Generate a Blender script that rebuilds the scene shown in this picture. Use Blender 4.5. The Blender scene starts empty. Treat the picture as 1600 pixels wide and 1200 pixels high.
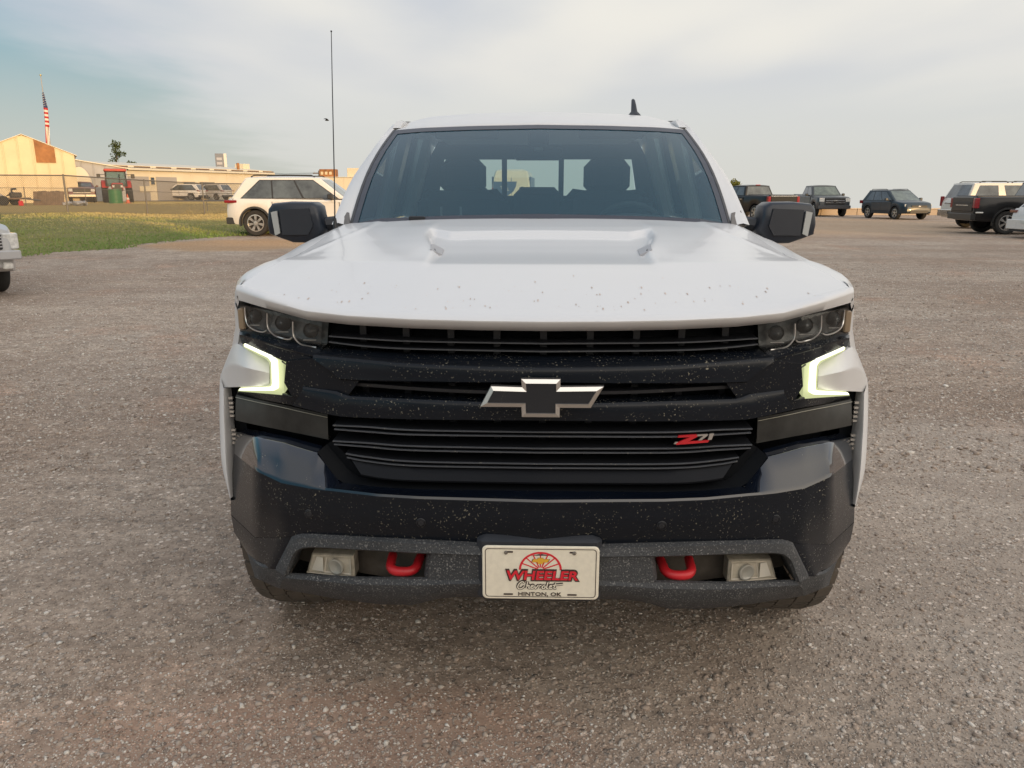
import bpy, bmesh, math, random
import numpy as np
from mathutils import Vector, Matrix, Euler
random.seed(7)
rng = np.random.default_rng(7)
SC = bpy.context.scene
COL = SC.collection
R = math.radians

# ------------------------------------------------------------------ camera
cam_d = bpy.data.cameras.new("camera")
cam_d.sensor_fit = 'HORIZONTAL'; cam_d.sensor_width = 36.0; cam_d.lens = 27.0
cam_d.clip_start = 0.05; cam_d.clip_end = 6000.0
cam = bpy.data.objects.new("camera", cam_d); COL.objects.link(cam)
cam.location = (0, 0, 1.5); cam.rotation_euler = (R(76.0), 0, 0)
SC.camera = cam

# ------------------------------------------------------------------ sun + sky
SUN_EL, SUN_AZ = 7.0, 146.0            # azimuth clockwise from +Y (the view direction): low, behind and to the right
sdir = Vector((math.sin(R(SUN_AZ)) * math.cos(R(SUN_EL)), math.cos(R(SUN_AZ)) * math.cos(R(SUN_EL)), math.sin(R(SUN_EL))))
sun_d = bpy.data.lights.new("sun", 'SUN')
sun_d.energy = 3.1; sun_d.angle = R(0.5); sun_d.color = (1.0, 0.62, 0.26)
sun = bpy.data.objects.new("sun", sun_d); COL.objects.link(sun)
sun.rotation_euler = sdir.to_track_quat('Z', 'Y').to_euler()

world = bpy.data.worlds.new("World"); SC.world = world
world.use_nodes = True
def N(nt, kind, **kw):
    n = nt.nodes.new(kind)
    for k, v in kw.items():
        setattr(n, k, v)
    return n
def build_world():
    nt = world.node_tree; nt.nodes.clear(); L = nt.links.new
    out = N(nt, 'ShaderNodeOutputWorld'); bg = N(nt, 'ShaderNodeBackground'); bg.inputs[1].default_value = 0.1
    L(bg.outputs[0], out.inputs[0])
    sky = N(nt, 'ShaderNodeTexSky'); sky.sky_type = 'NISHITA'; sky.sun_disc = False
    sky.sun_elevation = R(SUN_EL); sky.sun_rotation = R(SUN_AZ); sky.air_density = 1.0; sky.dust_density = 2.5; sky.ozone_density = 1.0
    tc = N(nt, 'ShaderNodeTexCoord')
    sep = N(nt, 'ShaderNodeSeparateXYZ'); L(tc.outputs['Generated'], sep.inputs[0])
    def M(op, a, b=None, c=None, clamp=False):
        m = N(nt, 'ShaderNodeMath', operation=op); m.use_clamp = clamp
        for i, x in enumerate((a, b, c)):
            if x is None: continue
            if isinstance(x, (int, float)): m.inputs[i].default_value = x
            else: L(x, m.inputs[i])
        return m.outputs[0]
    def ramp01(x, a, b):
        r = N(nt, 'ShaderNodeMapRange'); r.interpolation_type = 'SMOOTHSTEP'
        L(x, r.inputs[0]); r.inputs[1].default_value = a; r.inputs[2].default_value = b
        return r.outputs[0]
    def mix(f, a, b):
        m = N(nt, 'ShaderNodeMix', data_type='RGBA')
        if isinstance(f, (int, float)): m.inputs[0].default_value = f
        else: L(f, m.inputs[0])
        for i, x in ((6, a), (7, b)):
            if isinstance(x, tuple): m.inputs[i].default_value = (*x, 1)
            else: L(x, m.inputs[i])
        return m.outputs[2]
    z = M('MAXIMUM', sep.outputs[2], 0.0)
    zz = M('ADD', z, 0.03)
    px = M('DIVIDE', sep.outputs[0], zz); py = M('DIVIDE', sep.outputs[1], zz)
    cmb = N(nt, 'ShaderNodeCombineXYZ'); L(px, cmb.inputs[0]); L(py, cmb.inputs[1])
    def noise(scale, sx, sy, rot, detail, rough, off=0.0):
        mp = N(nt, 'ShaderNodeMapping'); L(cmb.outputs[0], mp.inputs[0])
        mp.inputs['Scale'].default_value = (sx, sy, 1); mp.inputs['Rotation'].default_value = (0, 0, rot); mp.inputs['Location'].default_value = (off, off * .7, 0)
        n = N(nt, 'ShaderNodeTexNoise'); L(mp.outputs[0], n.inputs['Vector']); n.inputs['Scale'].default_value = scale
        n.inputs['Detail'].default_value = detail; n.inputs['Roughness'].default_value = rough
        return n.outputs[0]
    n1 = noise(0.5, 1, .55, R(20), 6, .55, 3.1)      # ragged edge of the cloud sheet
    n2 = noise(0.33, 1.0, .42, R(-38), 3, .45, 8.4)   # long bands inside the sheet
    n3 = noise(1.1, 1, .5, R(-30), 6, .6, 1.7)
    edge = M('ADD', M('ADD', px, M('MULTIPLY', py, .174)), 1.75)
    edge = M('ADD', edge, M('MULTIPLY', M('SUBTRACT', n1, .5), 2.6))
    sheet = ramp01(edge, -.55, .75)
    far = ramp01(z, .0, .16)
    sheet = M('MULTIPLY', sheet, M('ADD', M('MULTIPLY', far, .45), .5))
    bands = ramp01(M('ADD', M('MULTIPLY', n2, .92), M('MULTIPLY', n3, .08)), .39, .61)
    kz = ramp01(z, .04, .26); bands = M('ADD', M('MULTIPLY', bands, kz), M('MULTIPLY', M('SUBTRACT', 1.0, kz), .72))
    cloud = mix(bands, (4.8, 5.25, 6.15), (8.8, 8.4, 7.6))
    # pale summer haze towards the horizon
    haze = M('SUBTRACT', 1.0, ramp01(z, -.02, .24))
    blue = mix(.65, sky.outputs[0], (1.7, 4.3, 5.9))
    base = mix(M('MULTIPLY', haze, .78), blue, (7.3, 6.85, 5.75))
    col = mix(sheet, base, cloud)
    # the sheet is brighter on the side of the sun
    dt = N(nt, 'ShaderNodeVectorMath', operation='DOT_PRODUCT'); L(tc.outputs['Generated'], dt.inputs[0]); dt.inputs[1].default_value = sdir
    glow = M('POWER', M('MAXIMUM', dt.outputs['Value'], 0.0), 2.0)
    up = M('MULTIPLY', z, 0.25)
    gain = M('ADD', up, 1.0)
    vm = N(nt, 'ShaderNodeVectorMath', operation='SCALE'); L(col, vm.inputs[0]); L(gain, vm.inputs['Scale'])
    warm = N(nt, 'ShaderNodeVectorMath', operation='SCALE'); warm.inputs[0].default_value = (17.0, 14.2, 10.6); L(glow, warm.inputs['Scale'])
    vs = N(nt, 'ShaderNodeVectorMath', operation='ADD'); L(vm.outputs[0], vs.inputs[0]); L(warm.outputs[0], vs.inputs[1]); vm = vs
    L(vm.outputs[0], bg.inputs[0])
build_world()
SC.view_settings.view_transform = 'Standard'; SC.view_settings.look = 'None'
SC.view_settings.exposure = 0.0; SC.view_settings.gamma = 1.0; SC.view_settings.use_curve_mapping = False

# ------------------------------------------------------------------ materials
MATS = {}
def mat(name, col, rough=.5, metal=0.0, spec=.5, coat=0.0, emit=None, var=0.0, vscale=6.0, bump=0.0, bscale=60.0, specks=None, dust=None, trans=0.0):
    """procedural principled material; var = tonal variation, specks = (colour, scale, amount), dust = (colour, amount)"""
    if name in MATS: return MATS[name]
    m = bpy.data.materials.new(name); m.use_nodes = True; nt = m.node_tree; L = nt.links.new
    b = nt.nodes['Principled BSDF']
    b.inputs['Base Color'].default_value = (*col, 1); b.inputs['Roughness'].default_value = rough
    b.inputs['Metallic'].default_value = metal; b.inputs['Specular IOR Level'].default_value = spec
    b.inputs['Coat Weight'].default_value = coat; b.inputs['Coat Roughness'].default_value = .04
    if trans: b.inputs['Transmission Weight'].default_value = trans
    tc = N(nt, 'ShaderNodeTexCoord'); out = None
    def noise(scale, detail=4, rough_=.55):
        n = N(nt, 'ShaderNodeTexNoise'); L(tc.outputs['Object'], n.inputs['Vector']); n.inputs['Scale'].default_value = scale
        n.inputs['Detail'].default_value = detail; n.inputs['Roughness'].default_value = rough_; return n.outputs[0]
    def rmp(x, a, b_):
        r = N(nt, 'ShaderNodeMapRange'); L(x, r.inputs[0]); r.inputs[1].default_value = a; r.inputs[2].default_value = b_; return r.outputs[0]
    def mixc(f, a, c):
        x = N(nt, 'ShaderNodeMix', data_type='RGBA'); L(f, x.inputs[0])
        for i, y in ((6, a), (7, c)):
            if isinstance(y, tuple): x.inputs[i].default_value = (*y, 1)
            else: L(y, x.inputs[i])
        return x.outputs[2]
    cur = tuple(col)
    if var:
        lo = tuple(max(0, c * (1 - var)) for c in col); hi = tuple(min(1, c * (1 + var)) for c in col)
        cur = mixc(rmp(noise(vscale, 5, .6), .3, .7), lo, hi)
    rsock = None
    if dust:
        f = N(nt, 'ShaderNodeMath', operation='MULTIPLY'); L(rmp(noise(5.0, 6, .7), .25, .8), f.inputs[0]); f.inputs[1].default_value = dust[1]
        cur = mixc(f.outputs[0], cur, tuple(dust[0])); rsock = f.outputs[0]
    if specks:
        th = specks[3] if len(specks) > 3 else .66; a = rmp(noise(specks[1], 2, .5), th, th + .06); k = rmp(noise(specks[1] * .09, 3, .6), .62 - specks[2], .72)
        mm = N(nt, 'ShaderNodeMath', operation='MULTIPLY'); L(a, mm.inputs[0]); L(k, mm.inputs[1])
        cur = mixc(mm.outputs[0], cur, tuple(specks[0]))
        mr = N(nt, 'ShaderNodeMath', operation='MULTIPLY_ADD'); L(mm.outputs[0], mr.inputs[0]); mr.inputs[1].default_value = .5; mr.inputs[2].default_value = rough
        L(mr.outputs[0], b.inputs['Roughness'])
    elif rsock is not None:
        mr = N(nt, 'ShaderNodeMath', operation='MULTIPLY_ADD'); L(rsock, mr.inputs[0]); mr.inputs[1].default_value = .5; mr.inputs[2].default_value = rough
        L(mr.outputs[0], b.inputs['Roughness'])
    if not isinstance(cur, tuple): L(cur, b.inputs['Base Color'])
    if bump:
        bp = N(nt, 'ShaderNodeBump'); bp.inputs['Strength'].default_value = bump; bp.inputs['Distance'].default_value = .004
        L(noise(bscale, 3, .6), bp.inputs['Height']); L(bp.outputs[0], b.inputs['Normal'])
    if emit:
        b.inputs['Emission Color'].default_value = (*emit[0], 1); b.inputs['Emission Strength'].default_value = emit[1]
    MATS[name] = m; return m

def glass(name, tint=(.8, .85, .86), refl=1.45, film=None):
    """thin pane: tinted see-through plus a Fresnel reflection; film = (colour, amount) for a flat diffuse colour mixed over the pane"""
    if name in MATS: return MATS[name]
    m = bpy.data.materials.new(name); m.use_nodes = True; nt = m.node_tree; nt.nodes.clear(); L = nt.links.new
    out = N(nt, 'ShaderNodeOutputMaterial'); tr = N(nt, 'ShaderNodeBsdfTransparent'); tr.inputs[0].default_value = (*tint, 1)
    gl = N(nt, 'ShaderNodeBsdfGlossy'); gl.inputs['Roughness'].default_value = .02; gl.inputs[0].default_value = (1, 1, 1, 1)
    fr = N(nt, 'ShaderNodeFresnel'); fr.inputs[0].default_value = refl
    geo = N(nt, 'ShaderNodeNewGeometry')
    mx = N(nt, 'ShaderNodeMixShader'); L(fr.outputs[0], mx.inputs[0]); L(tr.outputs[0], mx.inputs[1]); L(gl.outputs[0], mx.inputs[2])
    cur = mx.outputs[0]
    if film:
        df = N(nt, 'ShaderNodeBsdfDiffuse'); df.inputs[0].default_value = (*film[0], 1)
        m2 = N(nt, 'ShaderNodeMixShader'); m2.inputs[0].default_value = film[1]; L(cur, m2.inputs[1]); L(df.outputs[0], m2.inputs[2]); cur = m2.outputs[0]
    L(cur, out.inputs[0]); MATS[name] = m; return m

# ------------------------------------------------------------------ mesh helpers
class MB:
    def __init__(s): s.v = []; s.f = []
    def add(s, vs, fs):
        o = len(s.v); s.v += [tuple(v) for v in vs]; s.f += [tuple(i + o for i in f) for f in fs]; return s
    def loft(s, rows, closed=False, cap=False, ring=False):
        """rows of equal length -> quads; closed joins each row's ends, ring joins last row to first"""
        n = len(rows[0]); vs = [p for r in rows for p in r]; fs = []
        m = len(rows)
        for i in range(m if ring else m - 1):
            a = i * n; b = ((i + 1) % m) * n
            for j in range(n if closed else n - 1):
                k = (j + 1) % n; fs.append((a + j, a + k, b + k, b + j))
        if cap: fs.append(tuple(range(n - 1, -1, -1))); fs.append(tuple((m - 1) * n + j for j in range(n)))
        return s.add(vs, fs)
    def box(s, x0, x1, y0, y1, z0, z1, M=None):
        vs = [Vector((x, y, z)) for x in (x0, x1) for y in (y0, y1) for z in (z0, z1)]
        if M is not None: vs = [M @ v for v in vs]
        return s.add(vs, [(0, 1, 3, 2), (4, 6, 7, 5), (0, 4, 5, 1), (2, 3, 7, 6), (0, 2, 6, 4), (1, 5, 7, 3)])
    def bbox(s, x0, x1, y0, y1, z0, z1, b=.01, M=None):
        """box with chamfered edges"""
        def sh(i, d):
            return [(x0 + (i != 0) * 0 + a, y0 + c, z0 + e) for a, c, e in d]
        dx, dy, dz = x1 - x0, y1 - y0, z1 - z0; b = min(b, dx / 2.2, dy / 2.2, dz / 2.2)
        rings = []
        for z, ins in ((z0, b), (z0 + b, 0), (z1 - b, 0), (z1, b)):
            q = b
            xa, xb, ya, yb = x0 + ins, x1 - ins, y0 + ins, y1 - ins
            rings.append([Vector(p) for p in ((xa + q, ya, z), (xb - q, ya, z), (xb, ya + q, z), (xb, yb - q, z), (xb - q, yb, z), (xa + q, yb, z), (xa, yb - q, z), (xa, ya + q, z))])
        if M is not None: rings = [[M @ v for v in r] for r in rings]
        return s.loft(rings, closed=True, cap=True)
    def tube(s, pts, r, n=8, cap=True):
        pts = [Vector(p) for p in pts]; rows = []
        rr = r if isinstance(r, (list, tuple)) else [r] * len(pts)
        prev = None
        for i, p in enumerate(pts):
            t = (pts[min(i + 1, len(pts) - 1)] - pts[max(i - 1, 0)]).normalized()
            if prev is None:
                a = Vector((0, 0, 1)) if abs(t.z) < .9 else Vector((1, 0, 0)); prev = t.cross(a).normalized()
            u = (prev - t * prev.dot(t)).normalized(); w = t.cross(u); prev = u
            rows.append([p + (u * math.cos(2 * math.pi * j / n) + w * math.sin(2 * math.pi * j / n)) * rr[i] for j in range(n)])
        return s.loft(rows, closed=True, cap=cap)
    def prism(s, poly, vec):
        n = len(poly); vec = Vector(vec); a = [Vector(p) for p in poly]; b = [p + vec for p in a]
        return s.add(a + b, [tuple(range(n - 1, -1, -1)), tuple(range(n, 2 * n))] + [(i, (i + 1) % n, n + (i + 1) % n, n + i) for i in range(n)])
    def lathe(s, prof, n=32, M=None, cap=False):
        """prof = [(radius, axial)] turned about the local Y axis"""
        rows = []
        for k in range(n):
            a = 2 * math.pi * k / n; row = [Vector((r * math.cos(a), y, r * math.sin(a))) for r, y in prof]
            rows.append([M @ v for v in row] if M is not None else row)
        return s.loft(rows, ring=True)
    def ball(s, c, rx, ry=None, rz=None, n=10, m=7):
        ry = ry or rx; rz = rz or rx; rows = []
        for i in range(m + 1):
            th = math.pi * i / m
            rows.append([(c[0] + rx * math.sin(th) * math.cos(2 * math.pi * j / n), c[1] + ry * math.sin(th) * math.sin(2 * math.pi * j / n), c[2] + rz * math.cos(th)) for j in range(n)])
        return s.loft(rows, closed=True)
    def mirror(s):
        o = len(s.v); s.v += [(-x, y, z) for x, y, z in s.v]; s.f += [tuple(i + o for i in reversed(f)) for f in s.f]; return s
    def flipx(s):
        m = MB(); m.v = [(-v[0], v[1], v[2]) for v in s.v]; m.f = [tuple(reversed(f)) for f in s.f]; return m
    def build(s, name, material, parent=None, smooth=35, bevel=0.0, weld=True):
        me = bpy.data.meshes.new(name); me.from_pydata([tuple(v) for v in s.v], [], s.f)
        bm = bmesh.new(); bm.from_mesh(me)
        if weld: bmesh.ops.remove_doubles(bm, verts=bm.verts, dist=1e-5)
        bmesh.ops.recalc_face_normals(bm, faces=bm.faces)
        bm.to_mesh(me); bm.free()
        if smooth:
            me.polygons.foreach_set('use_smooth', [True] * len(me.polygons)); me.set_sharp_from_angle(angle=R(smooth))
        me.materials.append(material)
        o = bpy.data.objects.new(name, me); COL.objects.link(o)
        if parent is not None: o.parent = parent
        if bevel:
            bv = o.modifiers.new('bevel', 'BEVEL'); bv.width = bevel; bv.segments = 2; bv.limit_method = 'ANGLE'; bv.angle_limit = R(40)
        return o

def raw_mesh(name, V, F, material, parent=None, tone=None):
    """fast mesh from numpy arrays (F: n x 3 or n x 4)"""
    me = bpy.data.meshes.new(name); k = F.shape[1]
    me.vertices.add(len(V)); me.vertices.foreach_set('co', V.astype(np.float32).ravel())
    me.loops.add(F.size); me.loops.foreach_set('vertex_index', F.astype(np.int32).ravel())
    me.polygons.add(len(F)); me.polygons.foreach_set('loop_start', np.arange(0, F.size, k, dtype=np.int32))
    me.update(calc_edges=True); me.validate()
    if tone is not None:
        at = me.attributes.new('tone', 'FLOAT', 'POINT'); at.data.foreach_set('value', tone.astype(np.float32))
    me.materials.append(material)
    o = bpy.data.objects.new(name, me); COL.objects.link(o)
    if parent is not None: o.parent = parent
    return o

def tag(o, label=None, cat=None, group=None, kind=None):
    if label: o['label'] = label
    if cat: o['category'] = cat
    if group: o['group'] = group
    if kind: o['kind'] = kind
    return o
def empty(name, loc=(0, 0, 0), rz=0.0, parent=None):
    o = bpy.data.objects.new(name, None); COL.objects.link(o); o.location = loc; o.rotation_euler = (0, 0, rz); o.empty_display_size = .2
    if parent is not None: o.parent = parent
    return o
def thing(name, label, cat, loc=(0, 0, 0), rz=0.0, group=None):
    return tag(empty(name, loc, rz), label, cat, group)
def copy_child(o, parent, loc=None):
    c = o.copy(); COL.objects.link(c); c.parent = parent
    if loc is not None: c.location = loc
    return c
def lerp(a, b, t): return a + (b - a) * t
def interp(tab, x):
    if x <= tab[0][0]: return tab[0][1]
    for (a, b), (c, d) in zip(tab, tab[1:]):
        if x <= c: return b + (d - b) * (x - a) / (c - a) if c > a else d
    return tab[-1][1]
def resample(pts, n, curve=False):
    """n points evenly along a polyline (curve=True: Catmull-Rom through the points)"""
    P = [Vector(p) for p in pts]
    if curve and len(P) > 2:
        Q = []
        for i in range(len(P) - 1):
            p0 = P[i - 1] if i else P[0] * 2 - P[1]; p1 = P[i]; p2 = P[i + 1]; p3 = P[i + 2] if i + 2 < len(P) else P[-1] * 2 - P[-2]
            for k in range(8):
                t = k / 8
                Q.append(.5 * ((2 * p1) + (p2 - p0) * t + (2 * p0 - 5 * p1 + 4 * p2 - p3) * t * t + (3 * p1 - p0 - 3 * p2 + p3) * t ** 3))
        Q.append(P[-1]); P = Q
    d = [0.0]
    for a, b in zip(P, P[1:]): d.append(d[-1] + (b - a).length)
    out = []; j = 0
    for i in range(n):
        s = d[-1] * i / (n - 1)
        while j < len(P) - 2 and d[j + 1] < s: j += 1
        seg = d[j + 1] - d[j]; t = (s - d[j]) / seg if seg > 1e-9 else 0
        out.append(P[j].lerp(P[j + 1], max(0, min(1, t))))
    return out
def text_mesh(s, w, h, shear=0.0, offset=0.0, extrude=.02):
    """flat lettering scaled to w x h, centred on the origin in XZ, facing -Y"""
    c = bpy.data.curves.new('lettering', 'FONT'); c.body = s; c.shear = shear; c.offset = offset; c.extrude = extrude; c.resolution_u = 3
    o = bpy.data.objects.new('lettering', c); COL.objects.link(o)
    bpy.context.view_layer.update()
    dg = bpy.context.evaluated_depsgraph_get(); me = bpy.data.meshes.new_from_object(o.evaluated_get(dg))
    bpy.data.objects.remove(o); bpy.data.curves.remove(c)
    n = len(me.vertices); co = np.empty(n * 3, np.float32); me.vertices.foreach_get('co', co); co = co.reshape(-1, 3)
    lo, hi = co.min(0), co.max(0); out = np.empty_like(co)
    out[:, 0] = (co[:, 0] - (lo[0] + hi[0]) / 2) / (hi[0] - lo[0]) * w
    out[:, 2] = (co[:, 1] - (lo[1] + hi[1]) / 2) / (hi[1] - lo[1]) * h
    out[:, 1] = -(co[:, 2] - lo[2]) / max(1e-6, hi[2] - lo[2]) * .0012
    me.vertices.foreach_set('co', out.ravel()); me.update(); me.materials.clear()
    return me
def put_mesh(name, me, material, parent, loc=(0, 0, 0), rot=(0, 0, 0)):
    me.materials.append(material); o = bpy.data.objects.new(name, me); COL.objects.link(o); o.parent = parent; o.location = loc; o.rotation_euler = rot; return o

# ------------------------------------------------------------------ ground
def sstep(x, a, b):
    t = np.clip((x - a) / (b - a), 0, 1); return t * t * (3 - 2 * t)
def gh_np(x, y):
    left = sstep(-x, 1.0, 7.0)
    rise = np.interp(y, [-1e4, 16, 25, 38, 60, 1e4], [0, 0, .21, .5, .65, .65]) * left
    rise = rise * (1 - .62 * sstep(y, 26, 36) * (1 - sstep(y, 54, 62)) * sstep(x / np.maximum(y, 1.0), -.57, -.39))
    y0 = 56 + 70 * sstep(-x, 0.0, 22.0)
    return rise - np.maximum(0, y - y0) * .026
def gh(x, y): return float(gh_np(np.array([float(x)]), np.array([float(y)]))[0])

def vnoise(x, y, seed=0, oct=4):
    """cheap value noise for numpy arrays"""
    out = np.zeros_like(x); amp = 1.0; tot = 0
    for k in range(oct):
        xi = np.floor(x).astype(np.int64); yi = np.floor(y).astype(np.int64); fx = x - xi; fy = y - yi
        h = lambda a, b: (np.sin(a * 127.1 + b * 311.7 + seed * 17.3 + k * 5.1) * 43758.5453) % 1.0
        fx = fx * fx * (3 - 2 * fx); fy = fy * fy * (3 - 2 * fy)
        out += amp * ((h(xi, yi) * (1 - fx) + h(xi + 1, yi) * fx) * (1 - fy) + (h(xi, yi + 1) * (1 - fx) + h(xi + 1, yi + 1) * fx) * fy)
        tot += amp; amp *= .5; x = x * 2.03 + 7.1; y = y * 2.03 + 3.7
    return out / tot

def node_mat(name):
    m = bpy.data.materials.new(name); m.use_nodes = True; nt = m.node_tree; L = nt.links.new; b = nt.nodes['Principled BSDF']
    tc = N(nt, 'ShaderNodeTexCoord')
    class H: pass
    h = H(); h.m = m; h.nt = nt; h.L = L; h.b = b; h.tc = tc
    def noise(scale, detail=5, rough=.6, sc=(1, 1, 1), off=0):
        mp = N(nt, 'ShaderNodeMapping'); L(tc.outputs['Object'], mp.inputs[0]); mp.inputs['Scale'].default_value = sc; mp.inputs['Location'].default_value = (off, off, 0)
        n = N(nt, 'ShaderNodeTexNoise'); L(mp.outputs[0], n.inputs['Vector']); n.inputs['Scale'].default_value = scale; n.inputs['Detail'].default_value = detail; n.inputs['Roughness'].default_value = rough
        return n.outputs[0]
    def rmp(x, a, c, lo=0., hi=1.):
        r = N(nt, 'ShaderNodeMapRange'); L(x, r.inputs[0]); r.inputs[1].default_value = a; r.inputs[2].default_value = c; r.inputs[3].default_value = lo; r.inputs[4].default_value = hi; return r.outputs[0]
    def mix(f, a, c, blend='MIX'):
        x = N(nt, 'ShaderNodeMix', data_type='RGBA', blend_type=blend)
        if isinstance(f, (int, float)): x.inputs[0].default_value = f
        else: L(f, x.inputs[0])
        for i, y in ((6, a), (7, c)):
            if isinstance(y, tuple): x.inputs[i].default_value = (*y, 1)
            else: L(y, x.inputs[i])
        return x.outputs[2]
    def math_(op, a, c=None):
        x = N(nt, 'ShaderNodeMath', operation=op)
        for i, y in enumerate((a, c)):
            if y is None: continue
            if isinstance(y, (int, float)): x.inputs[i].default_value = y
            else: L(y, x.inputs[i])
        return x.outputs[0]
    def voro(scale, feature='F1'):
        v = N(nt, 'ShaderNodeTexVoronoi'); v.feature = feature; L(tc.outputs['Object'], v.inputs['Vector']); v.inputs['Scale'].default_value = scale; return v
    h.noise, h.rmp, h.mix, h.math, h.voro = noise, rmp, mix, math_, voro
    return h

def gravel_material():
    h = node_mat('gravel_ground'); L = h.L
    big = h.rmp(h.noise(.32, 5, .6), .35, .66); streak = h.rmp(h.noise(.55, 4, .6, (.22, 1.0, 1), 4.0), .38, .68)
    base = h.mix(big, (.285, .212, .162), (.420, .350, .288))
    base = h.mix(h.math('MULTIPLY', streak, .55), base, (.300, .243, .200))
    red = h.rmp(h.noise(.75, 4, .6, (1, 1, 1), 11.0), .56, .72)
    base = h.mix(h.math('MULTIPLY', red, .7), base, (.400, .262, .190))
    fine = h.rmp(h.noise(24.0, 5, .75), .25, .75, .58, 1.42)
    base = h.mix(1.0, base, fine, 'MULTIPLY'); base = h.mix(1.0, base, (1.06, 1.06, 1.05), 'MULTIPLY'); base = h.mix(1.0, base, h.rmp(h.noise(7.0, 6, .8, (.6, 1, 1), 2.0), .3, .7, .62, 1.40), 'MULTIPLY')
    # sunlight painted tan near the parked cars, and orange over dirt beside the grass
    sp = N(h.nt, 'ShaderNodeSeparateXYZ'); L(h.tc.outputs['Object'], sp.inputs[0])
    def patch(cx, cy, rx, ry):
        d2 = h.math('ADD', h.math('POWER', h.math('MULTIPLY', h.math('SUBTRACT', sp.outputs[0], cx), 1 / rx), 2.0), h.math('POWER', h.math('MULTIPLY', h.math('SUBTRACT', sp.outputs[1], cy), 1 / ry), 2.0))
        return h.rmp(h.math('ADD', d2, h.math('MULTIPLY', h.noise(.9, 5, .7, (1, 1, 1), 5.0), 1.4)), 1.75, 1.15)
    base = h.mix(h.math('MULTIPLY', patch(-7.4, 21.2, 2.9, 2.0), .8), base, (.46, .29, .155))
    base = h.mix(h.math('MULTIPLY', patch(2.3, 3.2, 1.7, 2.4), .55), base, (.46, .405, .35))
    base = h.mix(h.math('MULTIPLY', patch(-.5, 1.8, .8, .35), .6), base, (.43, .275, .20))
    tr = h.rmp(h.noise(.9, 3, .5, (.10, 1.25, 1), 7.0), .52, .60); base = h.mix(h.math('MULTIPLY', tr, .24), base, (.235, .185, .15))
    for (c0, sl, amp, fq, off_) in ((6.4, .13, .5, .30, 0.0), (8.05, .13, .5, .30, .1), (11.6, -.06, .7, .22, 1.2), (13.3, -.06, .7, .22, 1.3), (4.3, -.22, .3, .5, 2.0)):   # faint wheel tracks pressed into the gravel
        line = h.math('ADD', h.math('MULTIPLY', sp.outputs[0], sl), h.math('MULTIPLY', h.math('SINE', h.math('ADD', h.math('MULTIPLY', sp.outputs[0], fq), off_)), amp))
        dd = h.math('ABSOLUTE', h.math('SUBTRACT', h.math('SUBTRACT', sp.outputs[1], c0), line))
        tk = h.rmp(h.math('ADD', dd, h.math('MULTIPLY', h.noise(2.2, 4, .7, (1, 1, 1), c0), .28)), .36, .16)
        base = h.mix(h.math('MULTIPLY', tk, .26), base, (.225, .172, .138))
    base = h.mix(h.math('MULTIPLY', patch(14.0, 39.0, 9.5, 12.0), .65), base, (.44, .315, .205))  # sunlit tan painted into the far drive
    v1 = h.voro(85.0); v2 = h.voro(38.0)
    def peb(v, thr, lo, hi):
        s = N(h.nt, 'ShaderNodeSeparateColor'); L(v.outputs['Color'], s.inputs[0])
        sel = h.rmp(s.outputs[0], thr, thr + .02); inside = h.rmp(v.outputs['Distance'], .46, .36)
        tone = h.rmp(s.outputs[1], 0, 1, lo, hi)
        return h.math('MULTIPLY', sel, inside), tone
    f1, t1 = peb(v1, .35, .55, 1.75); f2, t2 = peb(v2, .62, .6, 2.1)
    c1 = h.mix(1.0, base, t1, 'MULTIPLY'); base = h.mix(f1, base, c1)
    c2 = h.mix(1.0, h.mix(.45, base, (.33, .30, .27)), t2, 'MULTIPLY'); base = h.mix(f2, base, c2)
    L(base, h.b.inputs['Base Color']); h.b.inputs['Roughness'].default_value = .95; h.b.inputs['Specular IOR Level'].default_value = .12
    hgt = h.math('ADD', h.math('MULTIPLY', f1, .5), h.math('MULTIPLY', f2, .9)); hgt = h.math('ADD', hgt, h.math('MULTIPLY', h.noise(40, 4, .7), .6))
    bp = N(h.nt, 'ShaderNodeBump'); bp.inputs['Strength'].default_value = .8; bp.inputs['Distance'].default_value = .007; L(hgt, bp.inputs['Height']); L(bp.outputs[0], h.b.inputs['Normal'])
    return h.m
def geo_axis(a, b, d, far, g=1.22):
    c = list(np.arange(a, b + 1e-6, d)); s = d; x = b
    while x < far: s *= g; x += s; c.append(x)
    s = d; x = a
    while x > -far: s *= g; x -= s; c.insert(0, x)
    return np.array(c)
gx = geo_axis(-42, 42, 1.2, 3000); gy = geo_axis(-30, 64, 1.2, 3000)
GX, GY = np.meshgrid(gx, gy); GZ = gh_np(GX, GY)
nx, ny = len(gx), len(gy); idx = np.arange(nx * ny).reshape(ny, nx)
F4 = np.stack([idx[:-1, :-1], idx[:-1, 1:], idx[1:, 1:], idx[1:, :-1]], -1).reshape(-1, 4)
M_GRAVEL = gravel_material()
ground = tag(raw_mesh('ground', np.stack([GX, GY, GZ], -1).reshape(-1, 3), F4, M_GRAVEL), kind='structure')

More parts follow.
